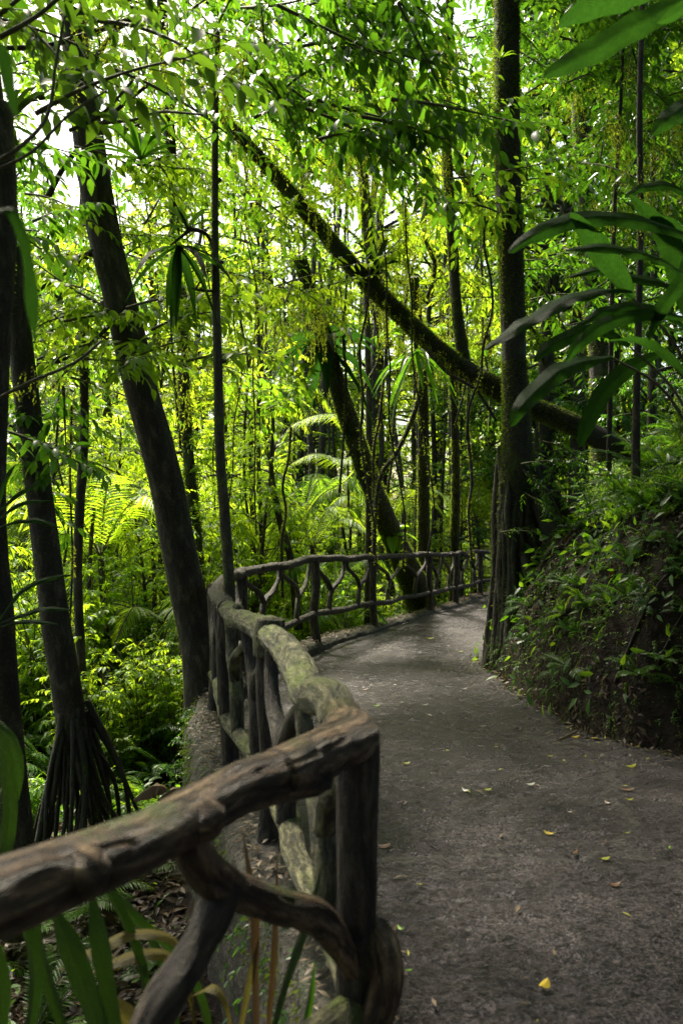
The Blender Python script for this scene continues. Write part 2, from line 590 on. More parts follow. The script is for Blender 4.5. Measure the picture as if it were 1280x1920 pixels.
M['rail'] = rough_mat('rail', [(.36, (.010, .006, .004)), (.46, (.05, .029, .016)), (.57, (.16, .10, .055)), (.72, (.36, .25, .14))], (42, 42, 10), bump=1.0, dist=.02, rough=(.3, .6),
                      moss=(.07, .085, .02), moss_amt=.36, fine=110)
M['rail_moss'] = rough_mat('rail_moss', [(.36, (.012, .012, .007)), (.47, (.055, .052, .024)), (.66, (.24, .225, .12))], (34, 34, 10), bump=1.0, dist=.02, rough=(.4, .75),
                           moss=(.12, .15, .03), moss_amt=.6, fine=110)
M['rail_grey'] = rough_mat('rail_grey', [(.34, (.012, .011, .009)), (.48, (.032, .024, .017)), (.7, (.11, .088, .062))], (36, 36, 9), bump=1.0, dist=.02, rough=(.42, .75),
                           moss=(.04, .05, .016), moss_amt=.3, fine=110)
M['curb'] = rough_mat('curb', [(.34, (.014, .011, .008)), (.5, (.05, .042, .032)), (.72, (.15, .13, .105))], (10, 10, 10), 'obj', bump=1.0, dist=.03, rough=(.35, .8),
                      moss=(.025, .045, .012), moss_amt=.62, moss_up=False, fine=70)
M['soil'] = rough_mat('soil', [(.3, (.008, .006, .004)), (.55, (.022, .016, .011)), (.8, (.045, .033, .023))], (5, 5, 5), 'obj', bump=1.0, dist=.06,
                      moss=(.02, .035, .008), moss_amt=.45, moss_up=False, fine=40, spec=.12)
M['dead'] = leaf_mat('dead', [(0, (.015, .010, .007)), (.5, (.04, .026, .016)), (.88, (.11, .07, .04)), (1, (.22, .17, .11))], [(0, (.1, .05, .02)), (1, (.3, .18, .06))], .12, .5, spec=.25)

M['fall_yellow'] = leaf_mat('fall_yellow', [(0, (.42, .30, .03)), (1, (.5, .38, .04))], [(0, (.5, .38, .04)), (1, (.5, .4, .05))], .2, .45)
M['fall_green'] = leaf_mat('fall_green', [(0, (.10, .28, .02)), (1, (.22, .38, .03))], [(0, (.2, .5, .03)), (1, (.3, .5, .04))], .3, .4)
M['fall_brown'] = leaf_mat('fall_brown', [(0, (.09, .05, .025)), (1, (.16, .09, .045))], [(0, (.2, .1, .04)), (1, (.2, .1, .04))], .1, .45)
M['fall_pale'] = leaf_mat('fall_pale', [(0, (.34, .34, .3)), (1, (.42, .42, .38))], [(0, (.4, .4, .3)), (1, (.4, .4, .3))], .1, .4)
M['fall_lime'] = leaf_mat('fall_lime', [(0, (.35, .38, .05)), (1, (.42, .42, .07))], [(0, (.5, .5, .05)), (1, (.5, .5, .05))], .25, .45)


def path_mat():
    m, nt, out = mat_new('path_concrete')
    co = N_(nt, 'ShaderNodeTexCoord').outputs['Object']
    # broad tone
    a = N_(nt, 'ShaderNodeTexNoise'); a.inputs['Scale'].default_value = 1.3; a.inputs['Detail'].default_value = 9; a.inputs['Roughness'].default_value = .68; nt.links.new(co, a.inputs['Vector'])
    # grit
    g = N_(nt, 'ShaderNodeTexNoise'); g.inputs['Scale'].default_value = 75; g.inputs['Detail'].default_value = 4; g.inputs['Roughness'].default_value = .75; nt.links.new(co, g.inputs['Vector'])
    # chisel marks, short, across the path
    mp = N_(nt, 'ShaderNodeMapping'); mp.inputs['Scale'].default_value = (20, 34, 20); mp.inputs['Rotation'].default_value = (0, 0, radians(-12)); nt.links.new(co, mp.inputs[0])
    c = N_(nt, 'ShaderNodeTexNoise'); c.inputs['Scale'].default_value = 1; c.inputs['Detail'].default_value = 8; c.inputs['Roughness'].default_value = .72; c.inputs['Distortion'].default_value = .8
    nt.links.new(mp.outputs[0], c.inputs['Vector'])
    mk = ramp(nt, [(.36, (0, 0, 0)), (.44, (.75, .75, .75)), (.7, (1, 1, 1))], c.outputs[0])
    base = ramp(nt, [(.34, (.010, .0078, .0092)), (.5, (.0245, .0198, .0222)), (.64, (.052, .0435, .047))], a.outputs[0])
    gr = ramp(nt, [(.43, (.08, .08, .08)), (.5, (.75, .75, .75)), (.57, (3.4, 3.3, 3.1))], g.outputs[0])
    m1 = N_(nt, 'ShaderNodeMix', data_type='RGBA', blend_type='MULTIPLY'); m1.inputs[0].default_value = .9
    nt.links.new(base.outputs[0], m1.inputs[6]); nt.links.new(gr.outputs[0], m1.inputs[7])
    mk2 = ramp(nt, [(0, (.4, .38, .38)), (1, (1, 1, 1))], mk.outputs[0])
    m2 = N_(nt, 'ShaderNodeMix', data_type='RGBA', blend_type='MULTIPLY'); m2.inputs[0].default_value = .8
    nt.links.new(m1.outputs[2], m2.inputs[6]); nt.links.new(mk2.outputs[0], m2.inputs[7])
    pr = N_(nt, 'ShaderNodeBsdfPrincipled')
    vo = N_(nt, 'ShaderNodeTexVoronoi', feature='DISTANCE_TO_EDGE'); vo.inputs['Scale'].default_value = .42
    nd = N_(nt, 'ShaderNodeTexNoise'); nd.inputs['Scale'].default_value = 3; nd.inputs['Detail'].default_value = 6; nt.links.new(co, nd.inputs['Vector'])
    va = N_(nt, 'ShaderNodeVectorMath', operation='MULTIPLY_ADD'); nt.links.new(nd.outputs[1], va.inputs[0]); va.inputs[1].default_value = (.5, .5, .5); nt.links.new(co, va.inputs[2])
    nt.links.new(va.outputs[0], vo.inputs['Vector'])
    ck = ramp(nt, [(0, (1, 1, 1)), (.006, (.7, .7, .7)), (.014, (0, 0, 0))], vo.outputs[0])
    cm = N_(nt, 'ShaderNodeMath', operation='MULTIPLY'); nt.links.new(ck.outputs[0], cm.inputs[0]); nt.links.new(nd.outputs[0], cm.inputs[1])
    m3 = N_(nt, 'ShaderNodeMix', data_type='RGBA'); nt.links.new(cm.outputs[0], m3.inputs[0]); nt.links.new(m2.outputs[2], m3.inputs[6]); m3.inputs[7].default_value = (.085, .08, .072, 1)
    nt.links.new(m3.outputs[2], pr.inputs['Base Color'])
    mr = N_(nt, 'ShaderNodeMapRange'); mr.inputs[1].default_value = .3; mr.inputs[2].default_value = .7; mr.inputs[3].default_value = .27; mr.inputs[4].default_value = .5
    nt.links.new(a.outputs[0], mr.inputs[0]); nt.links.new(mr.outputs[0], pr.inputs['Roughness'])
    s = N_(nt, 'ShaderNodeMath', operation='MULTIPLY_ADD'); nt.links.new(g.outputs[0], s.inputs[0]); s.inputs[1].default_value = 1.0; nt.links.new(mk.outputs[0], s.inputs[2])
    bp = N_(nt, 'ShaderNodeBump'); bp.inputs['Strength'].default_value = .9; bp.inputs['Distance'].default_value = .02
    nt.links.new(s.outputs[0], bp.inputs['Height']); nt.links.new(bp.outputs[0], pr.inputs['Normal'])
    nt.links.new(pr.outputs[0], out.inputs[0])
    return m


M['path'] = path_mat()
M['crumb'] = leaf_mat('crumb', [(0, (.03, .02, .014)), (.5, (.12, .08, .045)), (1, (.3, .25, .17))], [(0, (.1, .07, .03)), (1, (.3, .2, .1))], .1, .5)

# ------------------------------------------------------------------ the lie of the land
LEFT = np.array([(-2.0, -7), (-1.9, -1.5), (-1.35, .15), (.043, 2.0), (-.342, 3.8), (-.717, 5.0), (-1.02, 6.4), (-1.0, 8.0), (-.35, 10.5),
                 (.5, 12.5), (1.65, 15.0), (2.33, 16.3), (3.17, 18.3), (4.8, 20.0), (8, 21), (16, 21)])
RIGHT = np.array([(4.6, -7), (4.5, -1), (4.0, 2.5), (3.3, 4.6), (2.43, 5.7), (2.15, 5.96), (1.88, 6.42), (1.77, 7.37), (1.67, 9.45),
                  (2.6, 11.5), (4.4, 14), (8, 16.5), (16, 17.2)])
POLY = np.concatenate([LEFT, RIGHT[::-1]])


def inside(q):
    x, y = q[:, 0], q[:, 1]
    r = np.zeros(len(q), bool)
    n = len(POLY)
    for i in range(n):
        x1, y1 = POLY[i]
        x2, y2 = POLY[(i + 1) % n]
        if y1 == y2: continue
        c = ((y1 > y) != (y2 > y)) & (x < (x2 - x1) * (y - y1) / (y2 - y1) + x1)
        r ^= c
    return r


def sst(a, b, x):
    t = np.clip((x - a) / (b - a), 0, 1)
    return t * t * (3 - 2 * t)


def gz(q):
    q = np.atleast_2d(np.asarray(q, float))
    dl, dr = pdist(q, LEFT), pdist(q, RIGHT)
    ins = inside(q)
    P3 = np.column_stack([q, 0 * q[:, 0]])
    nz = fbm(P3 * .7, 3, 4)
    nf = fbm(P3 * 3.5, 9, 3)
    left = -.75 * sst(0, .25, dl) - .07 * dl - .22 * np.maximum(dl - 6, 0) + nz * .35 * sst(.2, 2, dl) + nf * .05
    left = np.maximum(left, -9 + nz * 1.5)
    nh = fbm(P3 * 8, 14, 3)
    right = fbm(P3 * 2.6, 17, 2) * .22 * sst(.1, .5, dr) + nh * .11 * sst(.03, .3, dr) + 1.4 * (1 - np.exp(-np.maximum(dr - .02, 0) / .36)) + .42 * np.maximum(dr - .1, 0) + nz * .35 * sst(.3, 2.0, dr) + nf * .12 * sst(0, .4, dr)
    right = np.minimum(right, 9 + nz)
    z = np.where(dr < dl, right, left)
    return np.where(ins, -.06, z)


def G(x, y):
    return float(gz([[x, y]])[0])


# ground sheet
def grow(x0, x1, st, lim0, lim1, g):
    mid = list(np.arange(x0, x1 + 1e-6, st))
    lo, hi, d_ = [], [], st
    c = x0
    while c > lim0:
        d_ *= g; c -= d_; lo.append(c)
    d_, c = st, x1
    while c < lim1:
        d_ *= g; c += d_; hi.append(c)
    return np.array(lo[::-1] + mid + hi)


gx = grow(-2.6, 4.6, .045, -150, 150, 1.10)
gy = grow(1.0, 12.5, .05, -75, 260, 1.09)
nx_, ny_ = len(gx), len(gy)
GX, GY = np.meshgrid(gx, gy)
q = np.column_stack([GX.ravel(), GY.ravel()])
GZ = gz(q)
mb = MB()
i = np.arange(ny_ - 1)[:, None] * nx_
j = np.arange(nx_ - 1)[None]
mb.add(np.column_stack([q, GZ]), [np.stack([i + j, i + j + 1, i + nx_ + j + 1, i + nx_ + j], -1).reshape(-1, 4)])
tag(mb.build('ground', M['soil']), None, kind='structure')


def resamp(L, n):
    q = spline(np.column_stack([L, 0 * L[:, 0]]), .1)[:, :2] if False else L
    s = np.concatenate([[0], np.cumsum(np.linalg.norm(np.diff(q, axis=0), axis=1))])
    t = np.linspace(0, s[-1], n)
    return np.column_stack([np.interp(t, s, q[:, 0]), np.interp(t, s, q[:, 1])])


# footpath, a lofted sheet between its two edges
ctrlL = [(-2.0, -7), (-1.9, -1.5), (-1.35, .15), (.043, 2.0), (-.342, 3.8), (-.717, 5.0), (-1.02, 6.4), (-1.0, 8.0), (-.35, 10.5), (.5, 12.5), (1.65, 15.0), (2.33, 16.3), (3.17, 18.3), (4.8, 20.0), (8, 21), (16, 21)]
ctrlR = [(4.6, -7), (4.5, -1), (4.2, 1), (4.0, 2.5), (3.5, 4.2), (2.6, 5.5), (1.9, 6.4), (1.74, 8.0), (1.67, 9.45), (2.2, 10.8), (2.9, 12.0), (3.7, 13.2), (5.0, 14.5), (8, 16.5), (16, 17.2), (16, 17.2)]
A_, B_ = [], []
for k in range(15):
    a0, a1, b0, b1 = (np.array(v_, float) for v_ in (ctrlL[k], ctrlL[k + 1], ctrlR[k], ctrlR[k + 1]))
    L_seg = max(np.linalg.norm(a1 - a0), np.linalg.norm(b1 - b0))
    n = int(max(4, L_seg / (.018 if 2 <= k <= 8 else (.05 if k < 12 else .3))))
    for t in np.arange(n) / n:
        A_.append(a0 * (1 - t) + a1 * t)
        B_.append(b0 * (1 - t) + b1 * t)
A_, B_ = np.array(A_), np.array(B_)
nw = 200
tt = np.linspace(0, 1, nw)
PX = A_[:, None] * (1 - tt[None, :, None]) + B_[:, None] * tt[None, :, None]
edge = (B_ - A_) / np.linalg.norm(B_ - A_, axis=1, keepdims=True)
rag = vn(np.column_stack([B_ * 2.3, 0 * B_[:, 0]]), 5) * .09 + .05
PX[:, -1] += edge * rag[:, None]
PX[:, -1] += edge * (vn(np.column_stack([B_ * 11, 0 * B_[:, 0]]), 6) * .035)[:, None]
PZ = .02 * fbm(np.concatenate([PX * .8, 0 * PX[..., :1]], -1), 4, 3) + .004 * fbm(np.concatenate([PX * 6, 0 * PX[..., :1]], -1), 8, 2)
PZ[:, -1] -= .03
ca_, sa_ = math.cos(.22), math.sin(.22)
U_ = PX[..., 0] * ca_ + PX[..., 1] * sa_
W_ = -PX[..., 0] * sa_ + PX[..., 1] * ca_
pit = vn(np.stack([U_ * 13, W_ * 34, 0 * U_], -1), 31) + .45 * vn(np.stack([U_ * 30, W_ * 55, 0 * U_], -1), 35)
PZ -= .015 * np.clip((pit - .28) * 2.2, 0, 1)
PZ += .003 * vn(np.stack([U_ * 26, W_ * 26, 0 * U_], -1), 37)
mb = MB()
i = np.arange(len(A_) - 1)[:, None] * nw
j = np.arange(nw - 1)[None]
mb.add(np.concatenate([PX, PZ[..., None]], -1).reshape(-1, 3), [np.stack([i + j, i + j + 1, i + nw + j + 1, i + nw + j], -1).reshape(-1, 4)])
tag(mb.build('footpath', M['path']), None, kind='structure')

# ------------------------------------------------------------------ kerb under the railing
fk = [2, 3, 4, 5, 6, 7, 8, 9, 10, 11, 12, 13]
FX = LEFT[fk]
BASEZ = [.17, .17, .17, .17, .17, .18, .2, .13, .08, .07, .07, .07]
KERBZ = [.17, .17, .17, .17, .17, .17, .12, .06, .04, .035, .035, .035]
c3 = spline(np.column_stack([LEFT[1:15], np.concatenate([[.17], KERBZ, [.03]])]), .05)
tg = nrm(np.gradient(c3[:, :2], axis=0))
nl = np.column_stack([-tg[:, 1], tg[:, 0]])       # outward, to the left of travel
prof = [(-.13, -.08), (-.13, -.02), (-.12, .55), (-.08, .9), (0, 1.0), (.07, 1.0), (.12, .95), (.17, .7), (.20, .1), (.21, -1.2), (.21, -2.6), (.21, -4.4), (.22, -6.0)]
K = len(prof)
sub = 4
pf = []
for a, b in zip(prof[:-1], prof[1:]):
    for t in np.arange(sub) / sub: pf.append((a[0] + (b[0] - a[0]) * t, a[1] + (b[1] - a[1]) * t))
pf.append(prof[-1]); pf = np.array(pf)
Vk = np.zeros((len(c3), len(pf), 3))
Vk[..., :2] = c3[:, None, :2] + nl[:, None] * pf[None, :, :1]
zs = np.where(pf[None, :, 1] > 0, pf[None, :, 1] * c3[:, 2:3], pf[None, :, 1] * .17)
Vk[..., 2] = zs
dn = fbm(Vk * 5, 21, 4)
Vk[..., :2] += nl[:, None] * (dn * .05)[..., None]
Vk[..., 2] += (fbm(Vk * 7 + 5, 33, 3) * .025)
kerb = thing('stone_kerb', 'rough stone and mortar kerb the log railing stands on, mossy on its outer face', 'kerb', (-.3, 3.8, 0))
mb = MB()
kn = len(pf)
i = np.arange(len(c3) - 1)[:, None] * kn
j = np.arange(kn - 1)[None]
mb.add(Vk.reshape(-1, 3), [np.stack([i + j, i + j + 1, i + kn + j + 1, i + kn + j], -1).reshape(-1, 4)])
mb.build('kerb_body', M['curb'], kerb)

# ------------------------------------------------------------------ the log railing
rail = thing('log_railing', 'rustic railing of knobbly log posts, rails and forked braces along the path', 'railing', (.067, 2.0, .17))
RT = [1.03, 1.13, 1.13, 1.13, 1.13, 1.17, 1.2, 1.12, 1.07, 1.02, 1.01, 1.01]     # axis of the handrail at each post
RR = [.068, .056, .062, .058, .052, .05, .05, .048, .047, .046, .046, .046]
LZ = [.46, .46, .45, .45, .45, .46, .48, .41, .36, .34, .34, .34]
NP = len(FX)
rr_ = np.random.default_rng(5)


def at_fence(k, t, z, off=0.0):
    a, b = FX[k], FX[k + 1]
    p = a * (1 - t) + b * t
    d = nrm(b - a)
    n = np.array([-d[1], d[0]])
    return np.array([*(p + n * off), z])


def fence_px(px, py, k):
    """point of panel k's upright plane that stands at this place"""
    a, b = FX[k], FX[k + 1]
    m = (px - 640) / FPX
    d = b - a
    t = (m * a[1] - a[0]) / (d[0] - m * d[1])
    p = a + d * t
    return np.array([p[0], p[1], EYE - (py - HOR) / FPX * p[1]])


# handrail, panel by panel, butting at the posts
for k in range(NP - 1):
    a = np.array([*FX[k], RT[k]]); b = np.array([*FX[k + 1], RT[k + 1]])
    d = b - a
    pts, rad = [], []
    ts = [-.03 if k > 1 else (.10 if k else 0), .2, .34, .5, .7, .82, 1.03 if k else .92]
    for t in ts:
        j_ = rr_.normal(0, .016, 3) * (1 if 0 < t < 1 else 0)
        pts.append(a + d * t + j_ * np.array([.7, .7, 1]))
        rad.append((RR[k] * (1 - t) + RR[k + 1] * t) * rr_.uniform(.93, 1.07) * (1.08 if t in (ts[0], ts[-1]) and k > 1 else 1))
    mb = MB()
    near = k < 4
    tube(mb, pts, rad, (84 if k == 0 else 56) if near else 18, (.009 if k == 0 else .014) if near else .05, .12, (5, 5, 1.6), k + 1, ridge=.006 if near else .004)
    # knots
    for _ in range(3):
        t = rr_.uniform(.15, .85)
        c = a + d * t
        an = rr_.uniform(0, 6.28)
        n1 = nrm(np.cross(d, [0, 0, 1.0])); n2 = np.cross(nrm(d), n1)
        dr_ = n1 * math.cos(an) + n2 * math.sin(an)
        rm = RR[k]
        tube(mb, [c + dr_ * rm * .5, c + dr_ * rm * .9, c + dr_ * rm * 1.05], [rm * .6, rm * .5, rm * .3], 18, .012, .2, (5, 5, 3), k + _ * 7 + 2)
    m_ = M['rail'] if k == 0 else (M['rail_moss'] if k in (1, 2) else M['rail_grey'])
    o = mb.build('handrail', m_, rail)
    o['label'] = ('thick brown handrail nearest the camera with furrowed bark', 'mossy green handrail log behind the nearest corner', 'mossy grey handrail log')[k] if k < 3 else 'grey weathered handrail log on the bend'
# sawn end of the log on the second post
mb = MB()
pc = np.array([*FX[2], 1.09])
tube(mb, [pc + (0, 0, -.05), pc + (.0, .0, .05), pc + (0.005, 0, .125)], [.075, .078, .07], 24, .02, .08, (5, 5, 3), 3)
mb.build('log_end', M['rail_moss'], rail)
# bend of the handrail over the near corner post
mb = MB()
pc = np.array([*FX[1], RT[1]])
e0 = np.array([*FX[0], RT[0]]); e1 = np.array([*FX[2], RT[2]])
p0_ = lambda t: pc + (e0 - pc) * t
p1_ = lambda t: pc + (e1 - pc) * t
inw = nrm((e0 - pc) + (e1 - pc))
tube(mb, [p0_(.13), p0_(.085), p0_(.045) + inw * .008, pc + inw * .012 + np.array([0, 0, .006]), p1_(.055) + inw * .008, p1_(.10), p1_(.16)], [.057, .058, .061, .064, .062, .060, .059], 84, .009, .12, (5, 5, 1.6), 9, ridge=.006)
mb.build('corner_elbow', M['rail'], rail)
# lower rail
for k in range(NP - 1):
    a = np.array([*FX[k], LZ[k]]); b = np.array([*FX[k + 1], LZ[k + 1]])
    d = b - a
    pts = [a + d * t + rr_.normal(0, .014, 3) * (1 if 0 < t < 1 else 0) for t in (-.02, .25, .5, .75, 1.02)]
    r0 = .05 if k < 4 else .042
    mb = MB()
    tube(mb, pts, [r0 * rr_.uniform(.88, 1.12) for _ in pts], 26 if k < 4 else 14, .03 if k < 4 else .06, .13, (5, 5, 1.6), 20 + k)
    mb.build('lower_rail', M['rail_moss'] if k < 4 else M['rail_grey'], rail)
# posts
for k in range(NP):
    z0, z1 = min(BASEZ[k], KERBZ[k]) - .06, RT[k] - RR[k] * .2
    x, y = FX[k]
    r0 = .052 if k < 6 else .058
    mb = MB()
    j_ = rr_.normal(0, .008, (4, 2))
    tube(mb, [(x, y, z0), (x + j_[0, 0], y + j_[0, 1], z0 + .08), (x + j_[1, 0], y + j_[1, 1], z0 + .4), (x + j_[2, 0], y + j_[2, 1], z0 + .75), (x, y, z1)],
         [r0 * 1.35, r0 * 1.1, r0 * .98, r0, r0 * 1.1], 26 if k < 5 else 14, .03 if k < 5 else .06, .1, (5, 5, 1.4), 40 + k)
    mb.build('post', M['rail_grey'], rail)
# braces: pairs of forks in every panel


def fork(k, tl, tr, tb, r0, seed, yfrac=.42):
    g = np.random.default_rng(seed)
    zt = RT[k] * (1 - tb) + RT[k + 1] * tb
    zb = LZ[k] * (1 - tb) + LZ[k + 1] * tb
    zj = zb + (zt - zb) * (yfrac + g.uniform(-.05, .05))
    J = at_fence(k, tb + .012, zj)
    hi = 20 if k < 5 else 10
    st = .03 if k < 5 else .05
    mb = MB()
    A = at_fence(k, tl, zt - .01); B = at_fence(k, tr, zt - .01)
    foot = at_fence(k, tb - .03, zb)
    mA = at_fence(k, tl * .4 + tb * .6 + .03, zj + (zt - zj) * .35, g.uniform(-.02, .02))
    mA2 = at_fence(k, tl * .9 + tb * .1 - .02, zj + (zt - zj) * .72, g.uniform(-.02, .02))
    mBq = at_fence(k, tr * .45 + tb * .55 + .03, zj + (zt - zj) * .30, g.uniform(-.02, .02))
    mB2 = at_fence(k, tr * .85 + tb * .15, zj + (zt - zj) * .62, g.uniform(-.02, .02))
    tube(mb, [A, mA2, mA, J], [r0 * 1.1, r0 * .9, r0 * .95, r0], hi, st, .14, (5, 5, 1.5), seed)
    tube(mb, [B, mB2, mBq, J, foot], [r0 * 1.05, r0 * .85, r0, r0 * 1.15, r0 * 1.1], hi, st, .14, (5, 5, 1.5), seed + 1)
    mb.build('forked_brace', M['rail_grey'] if seed % 3 else M['rail_moss'], rail)


for k in range(1, NP - 1):
    r0 = .032 if k > 4 else .036
    fork(k, .05, .46, .24, r0, 100 + k * 2)
    fork(k, .5, .93, .72, r0, 101 + k * 2)
mb = MB()
tube(mb, [P(700, 1735, 2.02), P(716, 1780, 1.98), P(722, 1840, 1.96), P(706, 1905, 1.96), P(650, 1975, 1.93)], [.036, .048, .046, .044, .05], 50, .012, .15, (5, 5, 1.5), 311, ridge=.003)
mb.build('lower_elbow', M['rail'], rail)
# the near panel's own brace, a bent branch with a second leg
mb = MB()
pp = [fence_px(*c, 0) for c in [(330, 1535), (395, 1640), (500, 1692), (590, 1718), (640, 1775), (690, 1858)]]
tube(mb, pp, [.036, .04, .038, .042, .036, .036], 60, .01, .15, (5, 5, 1.5), 301, ridge=.004)
mb.build('bent_brace', M['rail'], rail)
mb = MB()
pp = [fence_px(*c, 0) for c in [(425, 1650), (400, 1715), (362, 1790), (310, 1870), (270, 1950), (250, 2010)]]
tube(mb, pp, [.038, .04, .036, .038, .037, .04], 60, .01, .15, (5, 5, 1.5), 302, ridge=.004)
mb.build('bent_brace', M['rail_grey'], rail)

# ------------------------------------------------------------------ trees: builders


def trunk_px(tree, pts, mat, seg=18, step=.12, amp=.12, seed=0, name='trunk', moss=0, moss_size=.02, mossmat='moss_dark', flute=None, depth=None):
    """pts: (px, py, width px, distance)"""
    P3 = np.array([P(a, b, d) for a, b, w_, d in pts])
    rad = [w_ * .5 / FPX * d for a, b, w_, d in pts]
    mb = MB()
    pr = tube(mb, P3, rad, seg, step, amp, (4, 4, 1.5), seed)
    tr = mb.build(name, mat, tree)
    if moss:
        r_ = np.random.default_rng(seed + 77)
        s, n = surf_samples(pr, moss, r_)
        keep = vn(s * 3, seed) + .35 > 0
        s, n = s[keep], n[keep]
        yd = n + r_.normal(0, .5, s.shape); yd[:, 2] -= .5
        m2 = MB()
        put(m2, LEAF_LO, s - n * .003, yd, r_.normal(0, 1, s.shape), moss_size * r_.uniform(.5, 1.5, len(s)))
        tag(m2.build('moss', M[mossmat], tree), None, kind='stuff')
    return pr


GLINE = np.array([(395, 190), (440, 245), (560, 380), (668, 508), (815, 650), (940, 733)], float)
DLINE = np.array([(165, 240), (195, 430), (210, 500)], float)
HOLES = [(110, 230, 48), (60, 420, 36), (105, 505, 45), (430, 340, 42), (500, 385, 26), (215, 165, 26), (675, 462, 24), (640, 140, 22), (185, 120, 18), (245, 370, 18), (960, 150, 24), (1010, 290, 16)]


def keep_clear(px, py, d, holes):
    q_ = np.array([[px, py]], float)
    if d < 9.3 and pdist(q_, GLINE)[0] < 42: return True
    if d < 6.7 and pdist(q_, DLINE)[0] < 40: return True
    return holes and any((px - a) ** 2 + (py - b) ** 2 < (r * 1.5) ** 2 for a, b, r in HOLES)


def leafy(tree, boxes, leafmat, seed=0, name='crown', tpl=LEAF, wood=True, holes=False):
    """leafy branches filling picture-sized regions at a given distance:
    (px0, py0, px1, py1, d0, d1, number of twigs, twig length, leaves, leaf size, main direction)"""
    r_ = np.random.default_rng(seed)
    mb = MB()
    for (x0, y0, x1, y1, d0, d1, n, tl, K_, ls, md) in boxes:
        nb = max(1, n // 9)
        md = np.array(md, float)
        O, D = [], []
        for _ in range(nb):
            for _t in range(6):
                cx_, cy_, cd_ = r_.uniform(x0, x1), r_.uniform(y0, y1), r_.uniform(d0, d1)
                if not keep_clear(cx_, cy_, cd_, holes): break
            else: continue
            c = P(cx_, cy_, cd_)
            dr_ = nrm(md + r_.normal(0, .35, 3))
            Lb = tl * r_.uniform(1.6, 2.6)
            kk = np.linspace(0, 1, 9)
            bend = r_.normal(0, .12, 3)
            pts = c + dr_ * (kk[:, None] - .5) * Lb + bend * Lb * (kk[:, None] ** 2)
            pts[:, 2] -= .18 * Lb * kk ** 2
            tube(mb, pts[::2], [.012, .010, .008, .006, .004], 5, .12, 0, mat=1, caps=False)
            sg = np.where(np.arange(9) % 2, 1, -1)
            sd_ = nrm(np.cross(dr_, [0, 0, 1.0]))
            O.append(pts); D.append(dr_ * .8 + sd_ * sg[:, None] * r_.uniform(.5, 1.1, (9, 1)) + r_.normal(0, .3, (9, 3)))
        O, D = np.concatenate(O), np.concatenate(D)
        twigs(mb, O, D, tl * r_.uniform(.6, 1.2, len(O)), K_, ls, r_, tpl, mwood=1, wr=.003)
    return mb.build(name, [M[leafmat], M['twig']], tree)


# generic forest trees, shared meshes
def make_kind(seed, H, cr, base, nt_, K_, ls, leafmat, barkmat, tr, moss=60):
    r_ = np.random.default_rng(seed)
    root = thing('forest_tree', 'x', 'tree', (0, 0, 0))
    mt, mc = MB(), MB()
    n = 7
    k = np.linspace(0, 1, n)
    lean = r_.normal(0, .05, 2) * H
    wob = np.cumsum(r_.normal(0, .012 * H, (n, 2)), 0) * k[:, None]
    tp = np.column_stack([lean[0] * k + wob[:, 0], lean[1] * k + wob[:, 1], k * H * .93 - .6 * (1 - k)])
    tube(mt, tp, tr * (1.15 - .85 * k), 9, .5, .1, (3, 3, 1), seed)
    O, D, Ls = [], [], []
    nb = int(nt_ / 11)
    MO = []
    for b_ in range(nb):
        f = base + (1 - base) * r_.random() ** .85
        c = np.array([np.interp(f, k, tp[:, a]) for a in range(3)])
        az = r_.uniform(0, 2 * np.pi)
        g = (f - base) / (1 - base)
        rad = cr * (.45 + .55 * math.sin(math.pi * min(1, .18 + g * .75))) * r_.uniform(.45, 1.15)
        el = r_.uniform(-.05, .75)
        dv = nrm(np.array([math.cos(az), math.sin(az), el * .7]))
        e = c + dv * rad
        m_ = c + dv * rad * .5 + np.array([0, 0, .08 * rad]) + r_.normal(0, .06 * rad, 3)
        e[2] -= .15 * rad
        tube(mt, [c, m_, e], [tr * .28, tr * .16, tr * .06], 5, .4, .05, (3, 3, 1), b_, caps=False)
        MO.append(m_)
        for s_ in range(11):
            t = r_.uniform(.3, 1.05)
            p_ = (c * (1 - t) ** 2 + 2 * m_ * t * (1 - t) + e * t * t)
            O.append(p_ + r_.normal(0, .05 * cr, 3)); D.append(dv + r_.normal(0, .75, 3) * np.array([1, 1, .55])); Ls.append(r_.uniform(.35, .9) * (.25 * cr + .15))
    twigs(mc, np.array(O), np.array(D), np.array(Ls), K_, ls, r_, LEAF if ls < .3 else LEAF)
    mt.build('trunk', M[barkmat], root)
    mc.build('crown', M[leafmat], root)
    if moss:
        mm = MB()
        MO = np.array(MO)
        I = r_.integers(0, len(MO), moss)
        Om = MO[I] + r_.normal(0, .2, (moss, 3))
        moss_strands(mm, Om, r_.uniform(.3, 1.2, moss), r_, .07, per=.05)
        tag(mm.build('hanging_moss', M['moss'], root), None, kind='stuff')
    return root, H


KINDS = [
    make_kind(1, 8, 2.4, .22, 420, 13, .145, 'leaf_bright', 'bark', .10, 50),
    make_kind(2, 11, 2.8, .30, 480, 13, .165, 'leaf_mid', 'bark_moss', .14, 70),
    make_kind(3, 15, 3.4, .30, 600, 13, .18, 'leaf_bright', 'bark_moss', .18, 90),
    make_kind(4, 10, 2.2, .15, 420, 12, .14, 'leaf_mid', 'bark', .09, 50),
    make_kind(5, 17, 3.6, .35, 600, 13, .2, 'leaf_mid', 'bark', .2, 60),
    make_kind(6, 6, 2.0, .10, 330, 12, .13, 'leaf_bright', 'bark', .07, 20),
    make_kind(7, 12, 2.8, .25, 480, 13, .17, 'leaf_dark', 'bark_moss', .15, 60),
]
KINDS.append(make_kind(8, 16, 6.0, .52, 1100, 11, .42, 'leaf_dark', 'bark', .22, 0))  # dense wide crown made to block light, only for the unseen shade trees
used = set()


